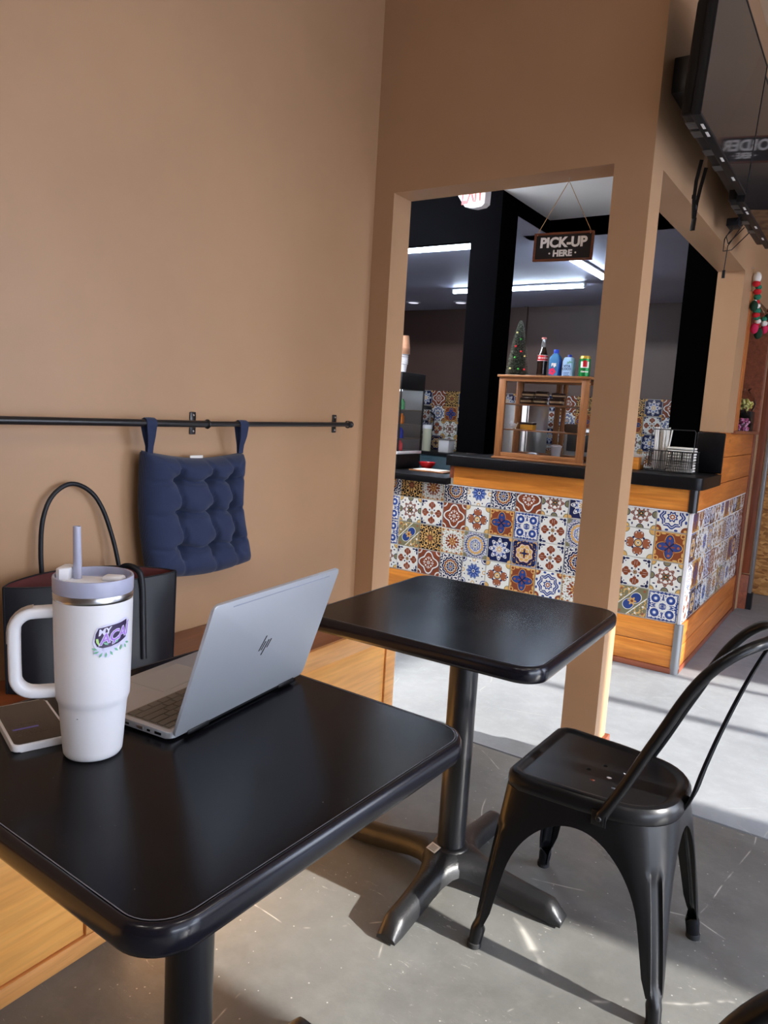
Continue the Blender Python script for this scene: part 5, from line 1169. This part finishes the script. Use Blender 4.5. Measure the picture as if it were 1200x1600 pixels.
MB().box(-.76, -.50, 4.14, 4.32, .890, .898, .002).build('board_body', 'case_wood_x', t); MB().box(-.74, -.54, 4.16, 4.30, .8985, .901).build('paper_sheet', 'paper', t)
# back counter and wall tiles
bw = bpy.data.objects['wall_back']; random.seed(21); ks = list(TM); BT = .190
for i in range(24):
    x = .78 - i * BT
    for r_ in range(4): put_tile(ks[(i * 5 + r_ * 7 + (i * r_) % 3) % 15], BT, (x - BT / 2, 8.25, 1.555 - BT / 2 - r_ * BT), 0, bw)
t = thing('back_counter', 'dark counter with teal front along the kitchen back wall', 'counter', (-1.8, 7.95, 0))
MB().box(-4.19, .6, 7.68, 8.235, .12, .770).build('cabinet_row', 'teal', t, 0); MB().box(-4.19, .62, 7.65, 8.235, .771, .805, .003).build('worktop', 'black_plastic', t)
for i in range(8):
    x = -4.15 + i * .595; MB().box(x, x + .585, 7.662, 7.679, .14, .755, .003).build('door', 'teal', t)
t = thing('blender', 'blender with clear jug and black lid on the back counter', 'blender', (-2.93, 7.93, .806))
MB().lathe([(.095, 0), (.09, .02), (.075, .12), (.06, .17)], c=(-2.93, 7.93, .806), n=28).build('motor_base', 'black_plastic', t, 50)
MB().lathe([(.055, .172), (.075, .36), (.085, .50), (.082, .50), (.05, .18)], c=(-2.93, 7.93, .806), n=28).build('jug', 'glass', t, 60)
MB().lathe([(.088, .50), (.088, .535), (.04, .55)], c=(-2.93, 7.93, .806), n=28).build('jug_lid', 'black_plastic', t, 60)
MB().tube([(-2.85, 7.93, 1.28), (-2.79, 7.93, 1.24), (-2.80, 7.93, 1.06), (-2.86, 7.93, 1.02)], .012, 8).build('handle', 'black_plastic', t)
for k, (x, m_, nm, lb) in enumerate(((-3.06, mat('navy_tin', srgb(36, 36, 52), .4), 'canister', 'dark canister with white lid beside the blender'), (-2.80, mat('cream_tin', srgb(196, 196, 172), .5), 'canister', 'cream canister with white lid beside the blender'))):
    t = thing(nm, lb, 'canister', (x, 7.80, .806)); MB().lathe([(.052, 0), (.055, .004), (.055, .27)], c=(x, 7.80, .806), n=24).build('tin', m_, t, 60); MB().lathe([(.058, .271), (.058, .31), (.05, .318)], c=(x, 7.80, .806), n=24).build('lid', 'white_plastic', t, 60)
t = thing('sugar_box', 'clear box of white sachets at the end of the back counter', 'box', (-2.55, 7.85, .806)); MB().box(-2.62, -2.48, 7.78, 7.92, .806, .95, .004).build('box_wall', 'white_plastic', t); MB().box(-2.63, -2.47, 7.77, 7.93, .951, .965, .003).build('box_lid', 'steel', t)
t = thing('steel_refrigerator', 'tall steel refrigerator seen through the pastry case', 'refrigerator', (-1.45, 7.35, 0))
MB().box(-1.85, -1.18, 7.05, 7.6, .06, 1.42, .01).build('cabinet', 'steel', t)
for x0, x1 in ((-1.84, -1.52), (-1.51, -1.19)):
    d = MB().box(x0, x1, 7.02, 7.048, .10, 1.40, .006).build('door', 'steel', t); MB().tube([(x1 - .04, 6.99, .7), (x1 - .04, 6.99, 1.15)], .009, 8).build('handle', 'dull_steel', d)
MB().box(-1.83, -1.20, 7.08, 7.58, 0, .06).build('plinth', 'black_plastic', t)
t = thing('coffee_machine', 'steel coffee machine glimpsed through the pastry case', 'coffee machine', (-.8, 7.9, .806))
MB().box(-1.05, -.60, 7.74, 8.12, .806, 1.20, .02).build('machine_body', 'steel', t, 50); MB().box(-1.0, -.65, 7.71, 7.739, .95, 1.16, .004).build('front_panel', 'black_plastic', t)
MB().box(-1.02, -.63, 7.66, 7.739, .807, .84, .004).build('drip_tray', 'dull_steel', t)

# ------------------------------------------------------------------ ceiling tubes, added service tube and fill discs
def tube_fix(a, b, label, hung=False):
    a, b = Vector(a), Vector(b); d = (b - a).normalized(); s_ = d.cross(Vector((0, 0, 1)))
    t = thing('tube_light', label, 'light', tuple((a + b) / 2), 0)
    Mx = frame_m((a + b) / 2, d, s_); l = (b - a).length / 2
    zs = -1 if (Mx.to_3x3() @ Vector((0, 0, 1))).z > 0 else 1
    def z2(p, q): return (min(p * zs, q * zs), max(p * zs, q * zs))
    h0, h1 = z2(-.0275, -.012); MB().box(-l - .01, l + .01, -.035 if not hung else -.006, .035 if not hung else .006, h0, h1, .003, mtx=Mx).build('housing', 'fixture', t)
    MB().tube([a + Vector((0, 0, -.006)), b + Vector((0, 0, -.006))], .016, 12).build('tube', mat('added_service_tube', (1, 1, 1), .4, emit=(.92, .96, 1.0), es=230.0) if hung else 'tube_light', t, 60)
    for q in (-1, 1): h0, h1 = z2(-.012, .022); MB().box(q * (l + .004) - .006, q * (l + .004) + .006, -.02, .02, h0, h1, .002, mtx=Mx).build('end_cap', 'fixture', t)
tube_fix((-2.1, 5.05, 2.53), (-.90, 5.10, 2.53), 'lit tube light nearest the black fascia at upper left')
tube_fix((-2.06, 6.90, 2.53), (-.67, 6.89, 2.53), 'long lit tube light low behind the black column')
tube_fix((-.378, 5.35, 2.53), (-.384, 6.54, 2.53), 'lit tube light running away behind the pick-up sign')
tube_fix((-2.3, 3.30, 2.43), (-.45, 3.30, 2.43), 'added unseen tube over the service side that brightens its ceiling and tiles', True)  # unseen tube added to brighten the service ceiling and tiles
for x, y, lb in ((2.7, -1.3, 'added unseen fill disc nearest the rear wall and window'), (2.7, .7, 'added unseen fill disc above the aisle beside the tables'), (1.2, -1.3, 'added unseen fill disc nearest the rear end of the bench'), (3.6, 2.0, 'added unseen fill disc nearest the television wall')):  # glowing discs added out of view as fill for the dining room
    t = thing('added_fill_disc', lb, 'light', (x, y, ZC - .03), 0, 'added fill discs above the dining room'); MB().lathe([(.19, .029), (.19, .004), (.172, 0), (.172, .02)], c=(x, y, ZC - .03), n=32).build('rim', 'fixture', t, 60)
    MB().lathe([(.17, .006), (.17, -.004), (.12, -.010)], c=(x, y, ZC - .03), n=32).build('diffuser', mat('fill_disc_glow', (1, 1, 1), .5, emit=(1, .93, .84), es=FILL_E), t, 60)
for x, y in ((-3.0, 7.62), (-2.43, 7.74)):
    t = thing('ceiling_spot', 'round recessed ceiling disc at the back, ' + ('nearer the left jamb' if x < -2.8 else 'nearer the black column'), 'light', (x, y, 2.555)); MB().lathe([(.085, .003), (.085, -.003), (.07, -.006)], c=(x, y, 2.555), n=32).build('trim_ring', 'fixture', t, 60); MB().lathe([(.06, -.006), (.05, -.009)], c=(x, y, 2.555), n=32).build('diffuser', mat('lit_disc', (1, 1, 1), .5, emit=(.8, .8, 1), es=.6), t, 60)

# ------------------------------------------------------------------ televisions
def make_tv(name, label, y0, y1, zb, zt, xb, xt, reflect=False):
    t = thing(name, label, 'television', (xb, (y0 + y1) / 2, zb))
    up = Vector((xt - xb, 0, zt - zb)); H_ = up.length; up.normalize()
    Mx = frame_m((xb, y0, zb), (0, 1, 0), up)         # local z = +x (screen side)
    W = y1 - y0
    MB().box(0, W, 0, H_, -.028, -.002, .003, mtx=Mx).build('back_shell', 'black_plastic', t, 50)
    MB().box(.03, W - .03, .012, H_ * .72, -.066, -.0281, .010, mtx=Mx).build('rear_housing', 'black_plastic', t, 50)
    MB().box(.005, W - .005, .006, H_ - .005, -.0019, .0004, mtx=Mx).build('screen', 'screen', t, 0)
    for a in ((0, W, -.001, .006), (0, W, H_ - .005, H_ + .001), (-.001, .005, .0061, H_ - .0051), (W - .005, W + .001, .0061, H_ - .0051)):
        MB().box(*a, -.003, .002, mtx=Mx).build('bezel', 'black_plastic', t, 0)
    # underside: vent grids, ports and white stickers
    for k, u in enumerate((.10, .19, .40, .60)):
        v = MB()
        for j in range(7): v.box(u * W + j * .008, u * W + j * .008 + .004, .0085, .0118, -.062, -.032, mtx=Mx)
        v.build('vent_grille', 'dull_steel', t, 0)
    for u in (.09, .17, .46, .72): MB().box(u * W, u * W + .042, -.0016, -.0004, -.014, -.006, mtx=Mx).build('service_sticker', 'white_print', t, 0)
    # wall arm
    MB().box(W * .25, W * .75, H_ * .35, H_ * .65, -.095, -.0665, .004, mtx=Mx).build('bracket_plate', 'black_metal', t)
    MB().box(X2 + .001, X2 + .055 + (xb - 1.25), y0 + W * .3, y0 + W * .7, zb + H_ * .38, zb + H_ * .62, .004).build('wall_plate', 'black_metal', t)
    return t
make_tv('television', 'wall television nearest the viewer, tilted down, cables hanging under it', 2.379, 3.247, 2.183, 2.647, 1.250, 1.272)
make_tv('television', 'second wall television farther along, partly cut by the frame edge', 3.262, 4.13, 2.163, 2.627, 1.243, 1.265)
o = MB().box(1.150, 1.184, 2.60, 2.76, 2.25, 2.46, .006).tube([(1.165, 2.66, 2.46), (1.155, 2.64, 2.56), (1.165, 2.60, 2.66), (1.17, 2.52, 2.80)], .004, 6).build('tv_back_block', 'black_plastic', None, 50); tag(o, 'black block and lead standing for the shaded bracket and back of the nearest television', 'television back')  # black block stands in for the television's shaded bracket and back shell
def flat_strap(pts, w_, name, par):
    mb = MB(); mb.tube(pts, w_, 8, rx=.0016, up=(0.3, 1, 0)); return mb.build(name, 'black_plastic', par, 60)
t = thing('strap', 'black pull straps with buckle dangling below the nearest television', 'strap', (1.13, 2.96, 2.1))
flat_strap([(1.150, 2.905, 2.225), (1.135, 2.925, 2.16), (1.128, 2.95, 2.10), (1.125, 2.985, 2.045)], .0075, 'strap_band', t); flat_strap([(1.155, 2.965, 2.215), (1.138, 2.985, 2.15), (1.130, 2.990, 2.10), (1.126, 2.995, 2.05)], .0075, 'strap_band', t)
MB().box(1.120, 1.133, 2.972, 3.004, 2.075, 2.092, .002).box(1.120, 1.133, 2.945, 2.968, 2.105, 2.120, .002).build('buckle', 'black_plastic', t); flat_strap([(1.126, 2.995, 2.05), (1.124, 2.998, 2.025), (1.123, 2.998, 2.005)], .010, 'strap_end', t)
t = thing('cable', 'thin black cables and plug hanging below the second television', 'cable', (1.12, 3.75, 2.1))
for pts in (((1.20, 3.50, 2.18), (1.13, 3.58, 2.10), (1.11, 3.68, 2.07), (1.13, 3.76, 2.09), (1.19, 3.80, 2.17)), ((1.18, 3.70, 2.19), (1.12, 3.72, 2.10), (1.11, 3.75, 2.00)), ((1.19, 3.60, 2.18), (1.12, 3.66, 2.13), (1.12, 3.72, 2.11), (1.17, 3.78, 2.19))): MB().tube(pts, .0022, 6).build('lead', 'black_plastic', t)
MB().tube([(1.11, 3.75, 2.00), (1.11, 3.752, 1.965)], .007, 8, rx=.005).build('plug', 'black_plastic', t); MB().box(1.14, 1.19, 3.52, 3.60, 2.14, 2.172, .004).build('power_brick', 'black_plastic', t)

# ------------------------------------------------------------------ felt ball garland
t = thing('felt_garland', 'red, green and white felt ball garland hanging from a nail at far right', 'garland', (1.12, 4.62, 2.0))
MB().tube([(1.092, 4.62, 2.170), (1.106, 4.62, 2.172)], .002, 6).build('nail', 'steel', t)
MB().tube([(1.104, 4.62, 2.171), (1.112, 4.69, 2.142), (1.124, 4.76, 2.08), (1.132, 4.83, 1.99), (1.16, 4.95, 1.94), (1.25, 5.1, 1.93), (1.34, 5.2, 2.0)], .0012, 6).build('string', 'twine', t)
felt = dict(w=mat('white_felt', srgb(226, 218, 208), .9), r=mat('red_felt', srgb(196, 30, 40), .9), g=mat('green_felt', srgb(36, 112, 84), .9), d=mat('dark_green_felt', srgb(20, 54, 34), .9), p=mat('magenta_felt', srgb(190, 30, 74), .9))
balls = [('w', 1.116, 4.690, 2.132, .026), ('r', 1.114, 4.690, 2.098, .022), ('g', 1.124, 4.72, 2.083, .018), ('r', 1.120, 4.72, 2.058, .022), ('g', 1.122, 4.73, 2.032, .021), ('w', 1.112, 4.73, 2.008, .012), ('r', 1.124, 4.74, 2.006, .014), ('w', 1.124, 4.75, 1.984, .018), ('d', 1.100 + .014, 4.70, 1.978, .026), ('g', 1.124, 4.76, 1.958, .022), ('r', 1.122, 4.76, 1.936, .021), ('g', 1.126, 4.77, 1.922, .018), ('w', 1.132, 4.79, 1.904, .018), ('r', 1.128, 4.80, 1.892, .016), ('p', 1.116, 4.80, 1.866, .027), ('d', 1.134, 4.84, 1.842, .028), ('w', 1.156, 4.86, 1.900, .020), ('g', 1.152, 4.86, 1.925, .018), ('p', 1.158, 4.88, 1.870, .024), ('d', 1.166, 4.92, 1.945, .022), ('r', 1.175, 4.93, 1.985, .022), ('w', 1.19, 4.97, 1.96, .022), ('g', 1.21, 5.02, 1.94, .022)]
for k, x, y, z, r_ in balls: MB().sphere((x, y, z), r_, 10, sc=(1, 1, .82) if r_ < .024 else (.85, .85, 1.2)).build('felt_ball', felt[k], t, 180)

# ------------------------------------------------------------------ candy bags
def candy_bag(x, y, z, key, label):
    t = thing('candy_bag', label, 'candy', (x, y, z)); random.seed(int(z * 100)); cs = dict(y=(srgb(190, 178, 84), srgb(214, 206, 130)), p=(srgb(180, 76, 124), srgb(206, 150, 182)))[key]
    ms = [mat('sweet_a', cs[0], .4), mat('sweet_b', cs[1], .4)]; mb = MB()
    for k in range(70):
        a, r_, h_ = random.uniform(0, 6.28), random.random() ** .5 * .042, random.uniform(.008, .075); mb.sphere((x + r_ * math.cos(a), y + r_ * math.sin(a) * 1.2, z + h_), .0085, 8, mi=k % 2)
    mb.build('sweets', ms, t, 60, kind='stuff')
    mb = MB(); rs = []
    for zz, rr_ in ((0, .040), (.006, .055), (.05, .062), (.09, .055), (.12, .03), (.135, .016), (.165, .045)):
        rs.append([Vector((x + rr_ * (1 + .08 * math.sin(5 * a + zz * 40)) * math.cos(a), y + 1.2 * rr_ * (1 + .08 * math.cos(4 * a)) * math.sin(a), z + zz)) for a in [2 * math.pi * k / 20 for k in range(20)]])
    mb.rings(rs, cap=False); mb.build('cellophane', mat('cellophane', (1, 1, 1), .05, trans=1.0, ior=1.12), t, 60)
candy_bag(1.03, 5.33, 1.275, 'p', 'clear bag of pink sweets on the wooden shelf'); 
o = MB().box(.93, 1.075, 5.40, 5.56, 1.275, 1.405, .004).build('shelf_riser', 'black_plastic', None, 50); tag(o, 'black riser box on the candy shelf', 'box')
candy_bag(1.02, 5.47, 1.4055, 'y', 'clear bag of yellow sweets above the pink sweets')
